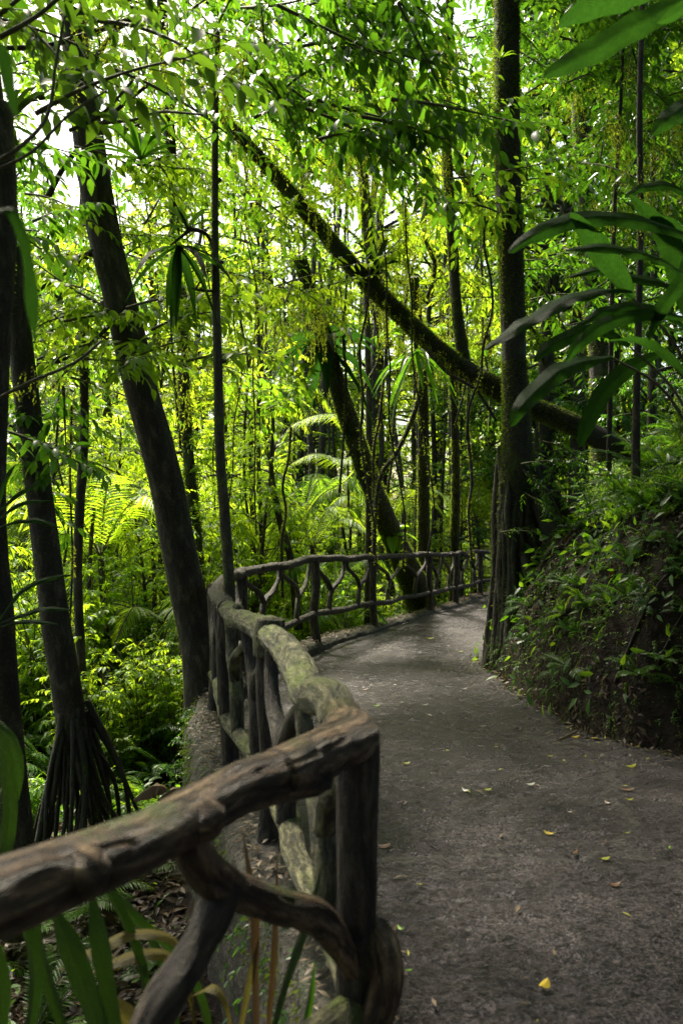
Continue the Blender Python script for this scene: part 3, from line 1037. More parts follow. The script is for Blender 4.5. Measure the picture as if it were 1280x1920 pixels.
def plant_tree(ki, x, y, H, label, group, zoff=0, cat='tree', name='forest_tree'):
    root, h = KINDS[ki]
    if ki in used: o = copy_tree(root)
    else:
        o = root
        used.add(ki)
    s = H / h
    o.location = (x, y, G(x, y) + zoff)
    o.scale = (s, s, s)
    o.rotation_euler = (0, 0, float(rng.uniform(0, 6.28)))
    tag(o, label, cat, group)
    o.name = name
    return o


# background forest: rows at growing distance
def top_row(px):
    """how high on the picture the far forest reaches: it is open to the sky on the left"""
    return np.interp(px, [-300, 60, 180, 420, 500, 620, 700, 800, 1600], [290, 340, 380, 280, 150, 90, 40, -100, -300])


bands = [(11.5, 14.5, 9), (15, 19, 13), (19, 25, 20), (25, 34, 26), (34, 48, 34), (52, 70, 30)]
for bi, (d0, d1, n) in enumerate(bands):
    for k in range(n):
        for _try in range(30):
            px = -220 + (k + rng.random()) / n * 1720
            d = rng.uniform(d0, d1)
            x = (px - 640) / FPX * d
            qq = np.array([[x, d]])
            if inside(qq)[0] or pdist(qq, POLY)[0] < .9: continue
            if bi < 2 and 470 < px < 880: continue
            if 930 < px < 1010 and d < 14: continue
            break
        else:
            continue
        g = G(x, d)
        tr_ = top_row(px) + rng.uniform(-60, 160)
        Hn = EYE + (HOR - tr_) / FPX * d - g
        H = float(np.clip(Hn, 4.5, 24)) * (1 if rng.random() > .62 else rng.uniform(.35, .75))
        right_ = px > 930
        cand = [0, 3, 5] if H < 8 else ([0, 1, 3, 6] if H < 12 else [2, 4, 2, 6])
        if not right_: cand = [c for c in cand if c != 6] + [cand[0]]
        ki = int(rng.choice(cand))
        if bi < 4 and rng.random() < .28: ki = 6
        if px > 1000 and rng.random() < .7: ki = 6
        side_ = 'bank behind the big leaning trunk' if right_ else 'slope beyond the railing'
        kindw = {0: 'slim bright yellow-green', 1: 'mid-green', 2: 'tall bright yellow-green', 3: 'slim mid-green', 4: 'tall mid-green', 5: 'low bushy bright-green', 6: 'dark-leaved'}[ki]
        if right_: plant_tree(ki, x, d, H, f'{kindw} forest tree in the wood behind the right bank', f'{kindw} trees behind the bank')
        else: plant_tree(ki, x, d, H, f'{kindw} forest tree in the wood beyond the railing', f'{kindw} trees beyond the railing')

# unseen trees added over the path and behind the camera to darken the foreground
for (x, y, H, ki) in [(5.4, 1.5, 13, 7), (4.6, 9.5, 15, 7), (3.5, -5, 14, 7), (-4.5, -4.5, 13, 7), (7, 6.5, 15, 7), (9, 11, 16, 7), (9, -1, 15, 7), (5.5, 4.4, 12, 7), (-7, 1.5, 15, 7),
                      (1, -10, 13, 7), (12, 5, 17, 7), (-10, -9, 14, 7), (9, -9, 16, 7), (14, 14, 18, 7), (0, -16, 10, 7), (-7, -14, 9, 7), (7, -15, 10, 7), (-12, -4, 11, 7), (-3, -9, 8, 6), (3, -9, 8, 6), (6, -5, 7, 6), (-5, -8, 7, 6), (7, -3, 7, 6), (0, -12, 9, 6)]:
    plant_tree(ki, x, y, H, 'unseen tree added to shade the near stretch of path', 'unseen trees added to shade the near stretch of path')

# ------------------------------------------------------------------ named trunks
def tree_at(name, label, px, py, d, cat='tree', group=None):
    p = P(px, py, d)
    return thing(name, label, cat, p, group)


def hang(tree, boxes, seed, mat='moss', size=.022):
    """hanging moss: (px0, py0, px1, py1, d0, d1, n, max length)"""
    r_ = np.random.default_rng(seed)
    mb = MB()
    for (x0, y0, x1, y1, d0, d1, n, ml) in boxes:
        nc = max(1, n // 8)
        cx, cy, cd = r_.uniform(x0, x1, nc), r_.uniform(y0, y1, nc), r_.uniform(d0, d1, nc)
        O = []
        for a, b, c in zip(cx, cy, cd):
            o = P(a, b, c)
            O.append(o + r_.normal(0, 1, (8, 3)) * np.array([.07, .07, .02]))
        O = np.concatenate(O)
        moss_strands(mb, O, ml * r_.uniform(.15, 1, len(O)) ** 1.3, r_, size, per=.016)
    tag(mb.build('hanging_moss', M[mat], tree), None, kind='stuff')


# D: the big dark trunk leaning left
tD = tree_at('leaning_tree', 'big smooth dark trunk leaning left, rooted at the kerb behind the railing corner', 395, 1320, 7.3)
trunk_px(tD, [(120, -120, 46, 6.9), (140, 60, 50, 6.9), (162, 230, 54, 6.9), (192, 420, 58, 7), (228, 570, 60, 7), (262, 720, 60, 7.1), (305, 880, 62, 7.2), (345, 1080, 66, 7.3), (378, 1240, 74, 7.35), (398, 1400, 100, 7.4), (405, 1480, 120, 7.4)],
         M['bark'], 34, .06, .14, 3, moss=9000, moss_size=.014)
leafy(tD, [(190, 540, 420, 690, 5.6, 6.6, 85, .3, 9, .10, (.7, -.2, .1)), (0, 430, 200, 700, 6, 7.2, 90, .32, 9, .10, (-.7, 0, .1)),
           (110, 120, 330, 420, 6.2, 7.5, 55, .33, 9, .10, (.8, 0, .2))], 'leaf_mid', 31, tpl=LEAF_HI)
leafy(tD, [(-20, -40, 330, 60, 3.4, 4.4, 50, .3, 8, .10, (.8, .1, -.1)), (0, 90, 260, 180, 3.2, 3.8, 16, .3, 7, .12, (.9, .2, -.15))], 'leaf_near', 32, tpl=LEAF_HI)
leafy(tD, [(-20, 30, 110, 330, 6, 8, 60, .33, 9, .10, (.7, 0, 0)), (210, 60, 420, 330, 6.5, 9, 110, .33, 9, .10, (.7, 0, 0)), (220, 330, 400, 560, 6.8, 9, 70, .33, 9, .09, (.6, 0, .1)),
           (0, 560, 130, 700, 6.5, 8, 60, .33, 9, .09, (.6, 0, .1)), (420, 380, 620, 560, 8, 11, 70, .4, 9, .1, (.6, 0, .1)), (100, 470, 230, 600, 7, 9, 30, .33, 9, .09, (.6, 0, .1)),
           (-20, 330, 60, 600, 7, 9, 40, .33, 9, .09, (.6, 0, .1)), (60, -40, 330, 120, 7, 9, 110, .33, 9, .1, (.6, 0, .1))], 'leaf_mid', 39)
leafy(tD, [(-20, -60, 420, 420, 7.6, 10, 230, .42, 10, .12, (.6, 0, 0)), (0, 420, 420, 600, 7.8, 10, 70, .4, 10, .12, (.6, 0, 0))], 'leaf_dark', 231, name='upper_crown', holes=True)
hang(tD, [(60, 560, 200, 720, 6, 7, 60, .3), (100, 0, 420, 120, 5, 6, 200, .3), (0, 680, 130, 730, 4.2, 4.8, 60, .08)], 5)
for pts in ([(0, 70, 10, 3.2), (70, 30, 8, 3.2), (140, -30, 7, 3.2)], [(-10, 320, 6, 3.1), (60, 285, 6, 3.1), (130, 215, 5, 3.15), (200, 170, 4, 3.2)], [(0, 300, 9, 3.0), (45, 270, 8, 3.0), (90, 215, 7, 3.05), (105, 120, 6, 3.1), (122, 30, 5, 3.1)],
            [(130, 245, 8, 3.6), (190, 215, 7, 3.6), (250, 150, 5, 3.6)], [(180, 232, 7, 3.7), (250, 225, 6, 3.7), (300, 210, 5, 3.8), (380, 215, 4, 4)],
            [(60, 185, 12, 6.4), (140, 160, 11, 6.4), (220, 55, 9, 6.4), (300, 20, 7, 6.4)], [(-10, 90, 9, 5.5), (70, 88, 9, 5.5), (130, 75, 10, 5.6), (220, 45, 11, 5.7), (300, 20, 9, 5.8)],
            [(70, 545, 7, 6.8), (140, 500, 8, 6.9), (190, 460, 10, 7)], [(225, 590, 9, 6.9), (150, 660, 7, 6.8), (60, 690, 6, 6.6)], [(90, 370, 12, 7), (130, 300, 10, 7), (215, 210, 8, 7), (330, 120, 6, 7)],
            [(0, 745, 6, 3.9), (60, 715, 7, 3.9), (140, 680, 6, 4), (190, 640, 5, 4)]):
    trunk_px(tD, pts, M['twig'] if pts[0][3] < 4 else M['bark'], 8, .05, .06, 7, name='branch')

# B: stilt rooted tree
tB = tree_at('stilt_root_tree', 'dark trunk standing on a cone of mossy stilt roots, left of the near handrail', 140, 1560, 5.9)
trunk_px(tB, [(-25, 100, 40, 5.8), (8, 350, 42, 5.8), (30, 560, 44, 5.85), (52, 760, 46, 5.9), (76, 940, 48, 5.9), (98, 1120, 52, 5.9), (120, 1260, 54, 5.9), (138, 1370, 56, 5.9), (150, 1420, 44, 5.9)], M['bark'], 22, .1, .09, 5, moss=3500, moss_size=.014)
g_ = np.random.default_rng(8)
c0 = P(140, 1350, 5.9)
for k in range(36):
    a = k / 36 * 6.283 + g_.normal(0, .15)
    R_ = g_.uniform(.2, .52)
    z0 = g_.uniform(-.25, .18)
    x1, y1 = c0[0] + math.cos(a) * R_ * 1.1, c0[1] + math.sin(a) * R_
    mb = MB()
    e = np.array([x1, y1, G(x1, y1) - .3])
    st = c0 + np.array([math.cos(a) * .09, math.sin(a) * .09, z0])
    qr = g_.uniform(-.12, .10)
    md = st * .62 + e * .38 + np.array([math.cos(a) * qr, math.sin(a) * qr, .04]) + g_.normal(0, .03, 3)
    m3 = st * .3 + e * .7 + np.array([math.cos(a) * qr * .8, math.sin(a) * qr * .8, -.03]) + g_.normal(0, .03, 3)
    rq = g_.uniform(.011, .026)
    pr = tube(mb, [st, md, m3, e + np.array([math.cos(a), math.sin(a), 0]) * g_.uniform(0, .25)], [rq * 1.3, rq, rq * g_.uniform(.7, 1.2), rq * .6], 9, .05, .3, (5, 5, 2), k)
    mb.build('stilt_root', M['bark_moss'], tB)
leafy(tB, [(-40, 640, 140, 900, 5, 6, 60, .3, 9, .10, (.3, 0, -.1)), (-30, 200, 130, 420, 5, 6, 40, .3, 9, .11, (.8, 0, 0))], 'leaf_dark', 33, tpl=LEAF_HI)

tA = tree_at('edge_tree', 'dark bare trunk cut by the left edge of the picture', 35, 1640, 4.6)
trunk_px(tA, [(-10, 200, 66, 4.5), (6, 420, 50, 4.5), (0, 700, 34, 4.5), (-6, 960, 36, 4.5), (4, 1160, 44, 4.55), (14, 1350, 52, 4.6), (34, 1600, 62, 4.6), (40, 1750, 70, 4.6)], M['bark'], 20, .1, .1, 6, moss=2500, moss_size=.014)

tC = tree_at('slim_tree', 'slim crooked trunk between the stilt-rooted tree and the big leaning one', 158, 1440, 7.6)
trunk_px(tC, [(160, 600, 15, 7.6), (158, 700, 17, 7.6), (158, 820, 17, 7.6), (150, 960, 18, 7.6), (146, 1080, 17, 7.6), (152, 1220, 17, 7.6), (158, 1330, 19, 7.6), (162, 1470, 26, 7.6)], M['bark'], 12, .08, .15, 7, moss=1500, moss_size=.016)
leafy(tC, [(90, 620, 330, 760, 6.6, 7.8, 40, .3, 9, .09, (.6, 0, .1))], 'leaf_mid', 36)
tE = tree_at('slender_tree', 'slender pale trunk with branch scars rising straight behind the railing corner', 432, 1330, 5.3)
trunk_px(tE, [(408, 60, 10, 5.3), (404, 230, 12, 5.3), (403, 400, 13, 5.3), (405, 560, 15, 5.3), (409, 700, 17, 5.3), (413, 850, 19, 5.3), (424, 1000, 20, 5.3), (430, 1110, 21, 5.3), (432, 1250, 24, 5.3), (432, 1440, 30, 5.3)],
         M['bark_pale'], 16, .04, .14, 9, moss=7000, moss_size=.012, mossmat='moss_trunk')
for a in ([(402, 470, 10, 5.3), (388, 440, 7, 5.3), (360, 430, 9, 5.25), (345, 440, 6, 5.2), (320, 460, 4, 5.2)], [(400, 545, 6, 5.3), (380, 545, 5, 5.2), (360, 540, 3, 5.2)], [(404, 340, 9, 5.3), (415, 336, 8, 5.3)], [(404, 497, 9, 5.3), (418, 490, 8, 5.3)], [(414, 678, 9, 5.3), (424, 676, 8, 5.3)]):
    trunk_px(tE, a, M['bark'], 8, .04, .1, 3, name='branch')
leafy(tE, [(330, -20, 660, 200, 4.6, 5.8, 190, .3, 9, .09, (.6, 0, -.1)), (470, 130, 680, 250, 4.8, 5.8, 40, .3, 9, .085, (.8, 0, -.2))], 'leaf_dark', 34, tpl=LEAF_HI)
leafy(tE, [(400, -40, 720, 260, 6.5, 8.5, 170, .36, 9, .10, (.6, 0, 0))], 'leaf_mid', 134)
hang(tE, [(320, 20, 470, 180, 4.8, 5.6, 380, .3), (430, 130, 660, 300, 5, 5.8, 160, .25)], 6)

# F: the upright mossy tree on the right edge of the path
tF = tree_at('mossy_tree', 'upright mossy trunk with fluted roots where the path bends', 960, 1250, 9.15)
pf_ = trunk_px(tF, [(948, -120, 44, 9.1), (949, 60, 46, 9.1), (950, 250, 46, 9.1), (955, 420, 46, 9.1), (960, 560, 44, 9.1), (964, 700, 46, 9.1), (968, 800, 52, 9.12), (968, 880, 62, 9.15), (964, 980, 72, 9.25), (962, 1120, 78, 9.3), (964, 1290, 84, 9.3)],
               M['bark_moss'], 30, .08, .12, 10, moss=52000, moss_size=.024, mossmat='moss_trunk')
c0 = P(962, 850, 9.2)
for k in range(30):
    a = k / 30 * 6.283 + g_.normal(0, .12)
    R_ = g_.uniform(.27, .35) * (1.0 + .7 * max(0, math.cos(a)))
    x1, y1 = 1.99 + math.cos(a) * R_, 9.2 + math.sin(a) * R_
    z0 = g_.uniform(-.75, .15)
    r0 = .15 + .05 * (-z0 + .15)
    st = c0 + np.array([math.cos(a) * r0, math.sin(a) * r0, z0])
    e = np.array([x1, y1, min(G(x1, y1), .3) - .1])
    hgt = st[2] - e[2]
    ps = [st]
    for f in (.25, .5, .75):
        c_ = st * (1 - f) + e * f
        q_ = f ** 1.6
        c_[0] = st[0] * (1 - q_) + e[0] * q_ + g_.normal(0, .022)
        c_[1] = st[1] * (1 - q_) + e[1] * q_ + g_.normal(0, .022)
        ps.append(c_)
    ps.append(e)
    rr0 = g_.uniform(.03, .055)
    mb = MB()
    pr = tube(mb, ps, [rr0 * .7, rr0, rr0 * g_.uniform(.7, 1.1), rr0, rr0 * 1.5], 10, .06, .22, (5, 5, 2), k)
    o = mb.build('buttress_root', M['bark_moss' if k % 3 else 'bark'], tF)
    sN, nN = surf_samples(pr, 500, g_)
    kp = (vn(sN * 4, k) > -.1) & (nN[:, 0] < .4)
    m2 = MB()
    put(m2, LEAF_LO, sN[kp], nN[kp] + g_.normal(0, .5, (kp.sum(), 3)) - [0, 0, .6], g_.normal(0, 1, (kp.sum(), 3)), .028 * g_.uniform(.5, 1.4, kp.sum()))
    tag(m2.build('moss', M['moss_dark'], o), None, kind='stuff')
# thick roots creeping right over the bank from the foot of the trunk
for k in range(16):
    a = -1.25 + k / 15 * 2.2 + g_.normal(0, .06)
    l_ = g_.uniform(.8, 1.5)
    f_ = np.linspace(0, 1, 7)
    xs_ = 2.02 + math.cos(a) * l_ * f_ + np.cumsum(g_.normal(0, .02, 7))
    ys_ = 9.15 + math.sin(a) * l_ * f_ + np.cumsum(g_.normal(0, .02, 7))
    zs_ = gz(np.column_stack([xs_, ys_])) + .03
    top_ = g_.uniform(1.0, 1.9)
    zs_ = np.maximum(zs_, top_ * (1 - f_) ** 1.6 + zs_ * f_)
    rq = g_.uniform(.03, .06)
    mb = MB()
    pr = tube(mb, np.column_stack([xs_, ys_, zs_]), [rq * 1.2, rq * 1.1, rq, rq * .9, rq * .8, rq * .6, rq * .3], 10, .06, .25, (5, 5, 2), 90 + k)
    o = mb.build('spreading_root', M['bark_moss'], tF)
    sN, nN = surf_samples(pr, 450, g_)
    kp = (vn(sN * 4, k) > -.2) & (nN[:, 2] > -.3)
    m2 = MB()
    put(m2, LEAF_LO, sN[kp], nN[kp] + g_.normal(0, .5, (kp.sum(), 3)) - [0, 0, .4], g_.normal(0, 1, (kp.sum(), 3)), .028 * g_.uniform(.5, 1.4, kp.sum()))
    tag(m2.build('moss', M['moss_dark'], o), None, kind='stuff')
# broad shoulder running down to the right
mb = MB()
tube(mb, [P(975, 840, 9.2), P(1000, 910, 9.15), P(1028, 970, 9.0), P(1060, 1040, 8.9)], [.12, .13, .14, .18], 16, .08, .15, (4, 4, 2), 77)
mb.build('buttress_root', M['bark_moss'], tF)
mb = MB()
tube(mb, [P(985, 850, 9.25), P(1015, 890, 9.3), P(1050, 960, 9.3), P(1090, 1010, 9.3)], [.08, .1, .11, .14], 14, .08, .15, (4, 4, 2), 78)
mb.build('buttress_root', M['bark_moss'], tF)
leafy(tF, [(990, 860, 1065, 1000, 8.5, 8.8, 60, .22, 8, .06, (.5, 0, -.2)), (1000, 800, 1120, 900, 8.2, 8.8, 40, .26, 8, .07, (.5, 0, 0)), (940, 930, 1010, 1010, 8.6, 8.8, 14, .18, 8, .05, (.5, 0, -.3))], 'leaf_dark', 135, name='climbing_foliage')
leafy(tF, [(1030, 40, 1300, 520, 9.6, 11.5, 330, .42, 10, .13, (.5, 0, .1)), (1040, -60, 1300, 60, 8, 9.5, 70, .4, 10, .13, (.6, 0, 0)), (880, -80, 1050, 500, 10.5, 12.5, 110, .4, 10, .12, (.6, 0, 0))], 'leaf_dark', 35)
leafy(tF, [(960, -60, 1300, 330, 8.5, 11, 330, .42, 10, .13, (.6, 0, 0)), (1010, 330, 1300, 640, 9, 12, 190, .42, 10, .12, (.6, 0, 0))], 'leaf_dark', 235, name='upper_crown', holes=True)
hang(tF, [(1120, 200, 1290, 420, 7.5, 9, 260, .35), (1000, 120, 1280, 260, 8, 9, 120, .3)], 7, size=.03)

# G: the fallen leaning trunk across the picture
tG = tree_at('toppled_tree', 'toppled mossy trunk slanting across the wood from upper left to the right bank', 1200, 850, 9.6)
trunk_px(tG, [(395, 190, 16.8, 9.4), (440, 245, 20.2, 9.4), (500, 310, 23.5, 9.5), (560, 380, 26.9, 9.5), (610, 440, 28.6, 9.6), (668, 508, 31.9, 9.6), (740, 580, 31.9, 9.7), (815, 650, 33.6, 9.8), (880, 700, 38.6, 9.8), (940, 733, 40.3, 9.8), (1000, 765, 37.0, 9.8), (1065, 792, 38.6, 9.7), (1135, 828, 40.3, 9.6), (1215, 868, 43.7, 9.6), (1320, 920, 47.0, 9.6)],
         M['bark_moss'], 24, .1, .12, 12, moss=42000, moss_size=.022, mossmat='moss_trunk')
trunk_px(tG, [(650, -60, 16, 9.9), (662, 80, 17, 9.9), (675, 220, 18, 9.9), (681, 330, 19, 9.8), (690, 430, 20, 9.7), (702, 530, 24, 9.65)], M['bark_moss'], 14, .1, .12, 13, name='branch', moss=8000, moss_size=.02, mossmat='moss_trunk')
trunk_px(tG, [(848, -80, 17, 10.1), (838, 90, 17, 10.1), (836, 230, 18, 10.1), (841, 360, 18, 10), (849, 480, 19, 10), (857, 590, 20, 9.9), (872, 700, 26, 9.85)], M['bark_moss'], 14, .1, .12, 14, name='branch', moss=12000, moss_size=.02, mossmat='moss_trunk')
trunk_px(tG, [(585, 330, 12, 9.8), (560, 280, 12, 9.9), (545, 200, 10, 10)], M['bark'], 10, .1, .1, 15, name='branch')
trunk_px(tG, [(850, 300, 8, 9.9), (880, 350, 10, 9.7), (905, 400, 9, 9.6), (922, 440, 7, 9.5)], M['bark_moss'], 10, .1, .1, 16, name='branch', moss=1500, moss_size=.035, mossmat='moss')
trunk_px(tG, [(800, 655, 9, 9.6), (840, 700, 7, 9.5), (890, 730, 6, 9.4), (930, 790, 5, 9.4)], M['bark'], 10, .1, .1, 17, name='branch')
leafy(tG, [(640, 60, 850, 330, 4.6, 5.6, 85, .28, 8, .105, (.8, 0, -.2)), (560, -40, 850, 60, 4.8, 6, 60, .3, 9, .10, (.7, 0, -.1))], 'leaf_dark', 37, tpl=LEAF_HI)
leafy(tG, [(440, 480, 720, 620, 8.5, 9.5, 80, .4, 9, .11, (.7, 0, 0)), (640, 420, 760, 520, 9.0, 9.6, 30, .3, 9, .11, (.4, 0, .3)), (500, 250, 700, 420, 9, 11, 70, .4, 9, .12, (.5, 0, 0)),
           (740, 300, 930, 560, 10, 12, 90, .4, 10, .12, (.5, 0, 0))], 'leaf_bright', 38)
leafy(tG, [(240, 180, 620, 420, 8.5, 12, 150, .42, 9, .12, (.6, 0, 0)), (420, 560, 640, 760, 10, 12, 60, .4, 9, .13, (.5, 0, 0)), (640, 120, 940, 420, 8, 12, 150, .42, 9, .14, (.6, 0, 0)), (700, 560, 900, 740, 12, 15, 50, .4, 9, .14, (.5, 0, 0))], 'leaf_mid', 138, tpl=LEAF_HI)
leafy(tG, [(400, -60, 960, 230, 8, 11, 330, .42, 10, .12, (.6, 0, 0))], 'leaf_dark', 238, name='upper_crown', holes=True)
hang(tG, [(240, 200, 640, 420, 8.5, 10, 380, .6), (420, 500, 640, 640, 9, 11, 200, .6), (180, 620, 420, 760, 8, 9, 130, .5)], 139, size=.035)
hang(tG, [(430, 240, 940, 740, 9.2, 10, 10, .2), (660, 30, 960, 420, 8.5, 10.5, 700, .7), (700, 420, 930, 640, 9.8, 11.5, 300, .7), (600, 180, 720, 300, 6, 7, 120, .3)], 8, size=.032)
g2 = np.random.default_rng(81)
gp = np.array([(440, 245), (500, 310), (560, 380), (610, 440), (668, 508), (740, 580), (815, 650), (880, 700), (940, 733)])
mb = MB()
O = []
for k in range(150):
    t = g2.uniform(0, 7.99); i0 = int(t); f = t - i0
    c = gp[i0] * (1 - f) + gp[i0 + 1] * f
    O.append(P(c[0], c[1] + g2.uniform(-5, 16), 9.6 + g2.uniform(-.15, .15)))
moss_strands(mb, np.array(O), g2.uniform(.05, .4, 150), g2, .03)
tag(mb.build('hanging_moss', M['moss'], tG), None, kind='stuff')

# further trunks beyond the railing
far = [
    ('pole_tree', 'thin straight dark trunk just behind the far railing, third panel', [(686, 520, 11, 13), (690, 700, 12, 13), (692, 900, 13, 13), (691, 1050, 14, 13), (690, 1200, 18, 13)], 'bark'),
    ('broad_tree', 'broad mossy trunk leaning left behind the far railing', [(560, 480, 26, 10.8), (592, 580, 30, 11.1), (615, 660, 33, 11.4), (638, 740, 35, 11.9), (664, 820, 37, 12.4), (692, 900, 39, 13), (724, 980, 42, 14.2), (755, 1050, 48, 15.3), (788, 1130, 58, 16.2), (800, 1190, 70, 16.5)], 'bark_moss'),
    ('straight_mossy_tree', 'straight mossy trunk standing right of the broad leaning one', [(775, 520, 18, 12.5), (785, 640, 20, 13), (792, 760, 21, 14), (794, 900, 22, 15), (794, 1040, 24, 16), (795, 1160, 30, 16.6)], 'bark_moss'),
    ('thin_mossy_tree', 'thin mossy trunk behind the railing post before the bend', [(846, 640, 14, 13.5), (852, 800, 15, 14.5), (854, 920, 16, 16), (852, 1040, 17, 18), (852, 1150, 20, 18.5)], 'bark_moss'),
    ('dim_tree', 'dim mossy trunk seen between the big leaning tree and the slender one', [(335, 480, 20, 12), (343, 620, 22, 12), (346, 760, 22, 12), (358, 900, 20, 12), (372, 1050, 20, 12), (382, 1300, 24, 12)], 'bark_moss'),
    ('forked_sapling', 'crooked dark sapling rising behind the first far railing panel', [(507, 690, 6, 13), (512, 800, 7, 13), (508, 870, 9, 13), (515, 930, 12, 13), (528, 990, 13, 13), (545, 1050, 14, 13), (560, 1180, 18, 13)], 'bark'),
    ('hanging_stem_tree', 'thin dark stem standing left of the crooked sapling', [(482, 560, 7, 14), (486, 700, 8, 14), (484, 830, 8, 14), (490, 1000, 9, 14), (495, 1200, 12, 14)], 'bark'),
    ('wide_dim_tree', 'wide dim trunk high behind the big drooping leaves on the right', [(1085, 100, 32, 14), (1092, 300, 34, 14), (1098, 430, 36, 14), (1110, 560, 38, 14), (1125, 680, 40, 14), (1130, 900, 46, 14)], 'bark_moss'),
    ('thin_right_tree', 'thin dark stem standing near the right edge of the picture', [(1205, -60, 10, 8), (1198, 200, 11, 8), (1200, 420, 12, 8), (1196, 600, 13, 8), (1192, 760, 14, 8), (1190, 960, 18, 8)], 'bark'),
    ('second_right_stem', 'thin stem on the bank left of the right edge stem', [(1168, 60, 5, 9), (1160, 250, 7, 9), (1150, 420, 8, 9), (1145, 640, 9, 9), (1140, 900, 10, 9)], 'bark'),
    ('left_far_tree', 'distant dark trunk right of the stilt-rooted tree', [(195, 560, 14, 14), (200, 760, 17, 14), (196, 900, 18, 14), (193, 1100, 18, 14), (192, 1300, 24, 14)], 'bark'),
    ('pale_far_tree', 'pale straight trunk far beyond the left edge', [(44, 880, 12, 16), (42, 980, 13, 16), (42, 1080, 14, 16), (44, 1300, 20, 16)], 'bark_pale'),
    ('sapling_by_kerb', 'thin dark sapling left of the kerb', [(330, 1090, 6, 8.6), (338, 1180, 8, 8.6), (342, 1300, 9, 8.6), (344, 1420, 11, 8.6), (345, 1550, 14, 8.6)], 'bark'),
    ('twisted_sapling', 'twisted dark sapling behind the slim crooked trunk', [(176, 950, 7, 9.5), (168, 1080, 8, 9.5), (170, 1200, 9, 9.5), (176, 1330, 10, 9.5), (178, 1480, 14, 9.5)], 'bark'),
    ('high_dark_tree', 'dark trunk high up behind the slender tree', [(303, -80, 20, 8.5), (305, 30, 20, 8.5), (312, 140, 20, 8.5), (322, 300, 19, 8.5), (330, 480, 19, 10.5), (335, 600, 20, 12)], 'bark'),
]
for nm, lb, pts, mt in far:
    t_ = tree_at(nm, lb, pts[-1][0], pts[-1][1], pts[-1][3])
    trunk_px(t_, pts, M[mt], 14, .12, .12, len(nm), moss=int(500 * pts[1][2]) if mt == 'bark_moss' else 400, moss_size=.035 if mt == 'bark_moss' else .02, mossmat='moss_trunk' if mt == 'bark_moss' else 'moss_dark')
r3 = np.random.default_rng(70)
for k in range(46):
    px = r3.uniform(430, 930) if k < 34 else r3.uniform(20, 330)
    d = r3.uniform(17, 32)
    x = (px - 640) / FPX * d
    if inside(np.array([[x, d]]))[0]: continue
    z = G(x, d)
    y0 = HOR - (z - EYE) / d * FPX
    wd = r3.uniform(4, 13)
    top = r3.uniform(250, 650)
    t_ = thing('forest_pole', 'slim trunk in the depth of the sunlit wood', 'tree', (x, d, z), 'slim trunks in the depth of the wood')
    n5 = np.linspace(0, 1, 6)
    xs = px + np.cumsum(r3.normal(0, 6, 6)) + r3.normal(0, 25) * n5
    trunk_px(t_, [(xs[i], y0 + 30 + (top - y0 - 30) * n5[i], wd * (1.2 - .5 * n5[i]), d) for i in range(6)], M['bark_moss'], 8, .4, .1, k, moss=250, moss_size=.06, mossmat='moss')

# lianas
lian = [('twisted brown liana looping down in front of the straight mossy trunk', [(772, 600, 7, 11), (781, 660, 9, 11), (789, 712, 10, 11), (776, 775, 9, 11), (745, 845, 8, 11), (715, 890, 8, 11), (704, 950, 8, 11), (700, 1040, 8, 11)]),
        ('wavy thin liana left of the broad leaning trunk', [(545, 800, 5, 12), (541, 860, 5, 12), (530, 910, 5, 12), (536, 960, 5, 12), (528, 1020, 6, 12), (530, 1120, 6, 12)]),
        ('thin liana behind the twisted brown one', [(730, 560, 4, 12), (722, 680, 5, 12), (712, 780, 5, 12), (700, 860, 5, 12), (705, 1060, 5, 12)]),
        ('wavy liana hanging left of the upright mossy trunk', [(880, 700, 5, 14), (876, 800, 6, 14), (884, 900, 6, 14), (878, 960, 5, 14), (884, 1050, 5, 14)]),
        ('mossy zigzag liana under the upright branches', [(808, 300, 7, 10.5), (800, 380, 9, 10.5), (795, 440, 8, 10.5), (815, 500, 8, 10.5), (800, 560, 7, 10.5)]),
        ('thin liana hanging down the far left', [(135, 760, 4, 7), (132, 900, 4, 7), (136, 1050, 4, 7), (130, 1200, 4, 7)])]
for lb, pts in lian:
    t_ = thing('liana', lb, 'liana', P(pts[0][0], pts[0][1], pts[0][3]))
    trunk_px(t_, pts, M['bark_moss' if 'mossy' in lb else 'bark'], 8, .08, .12, 4, name='stem', moss=900, moss_size=.03, mossmat='moss')

# ------------------------------------------------------------------ epiphytes
def rosette(name, label, c, n, L, wid, mat, seed, el=(.2, 1.2), hangy=.6, cat='epiphyte', group=None, side=None):
    r_ = np.random.default_rng(seed)
    t_ = thing(name, label, cat, c, group)
    for k in range(n):
        a = k * 2.4 + r_.normal(0, .2)
        e = r_.uniform(*el)
        l = L * r_.uniform(.65, 1.1)
        dv = np.array([math.cos(a) * math.cos(e), math.sin(a) * math.cos(e), math.sin(e)])
        pts = [c, c + dv * l * .35, c + dv * l * .7 + np.array([0, 0, -hangy * l * .12]), c + dv * l + np.array([0, 0, -hangy * l * .45])]
        mb = MB()
        ribbon(mb, pts, [wid * .4, wid, wid * .85, .004], fold=.25, wave=.06, seed=k, nx=4, step=l / 9)
        mb.build('leaf', M[mat], t_)
    return t_


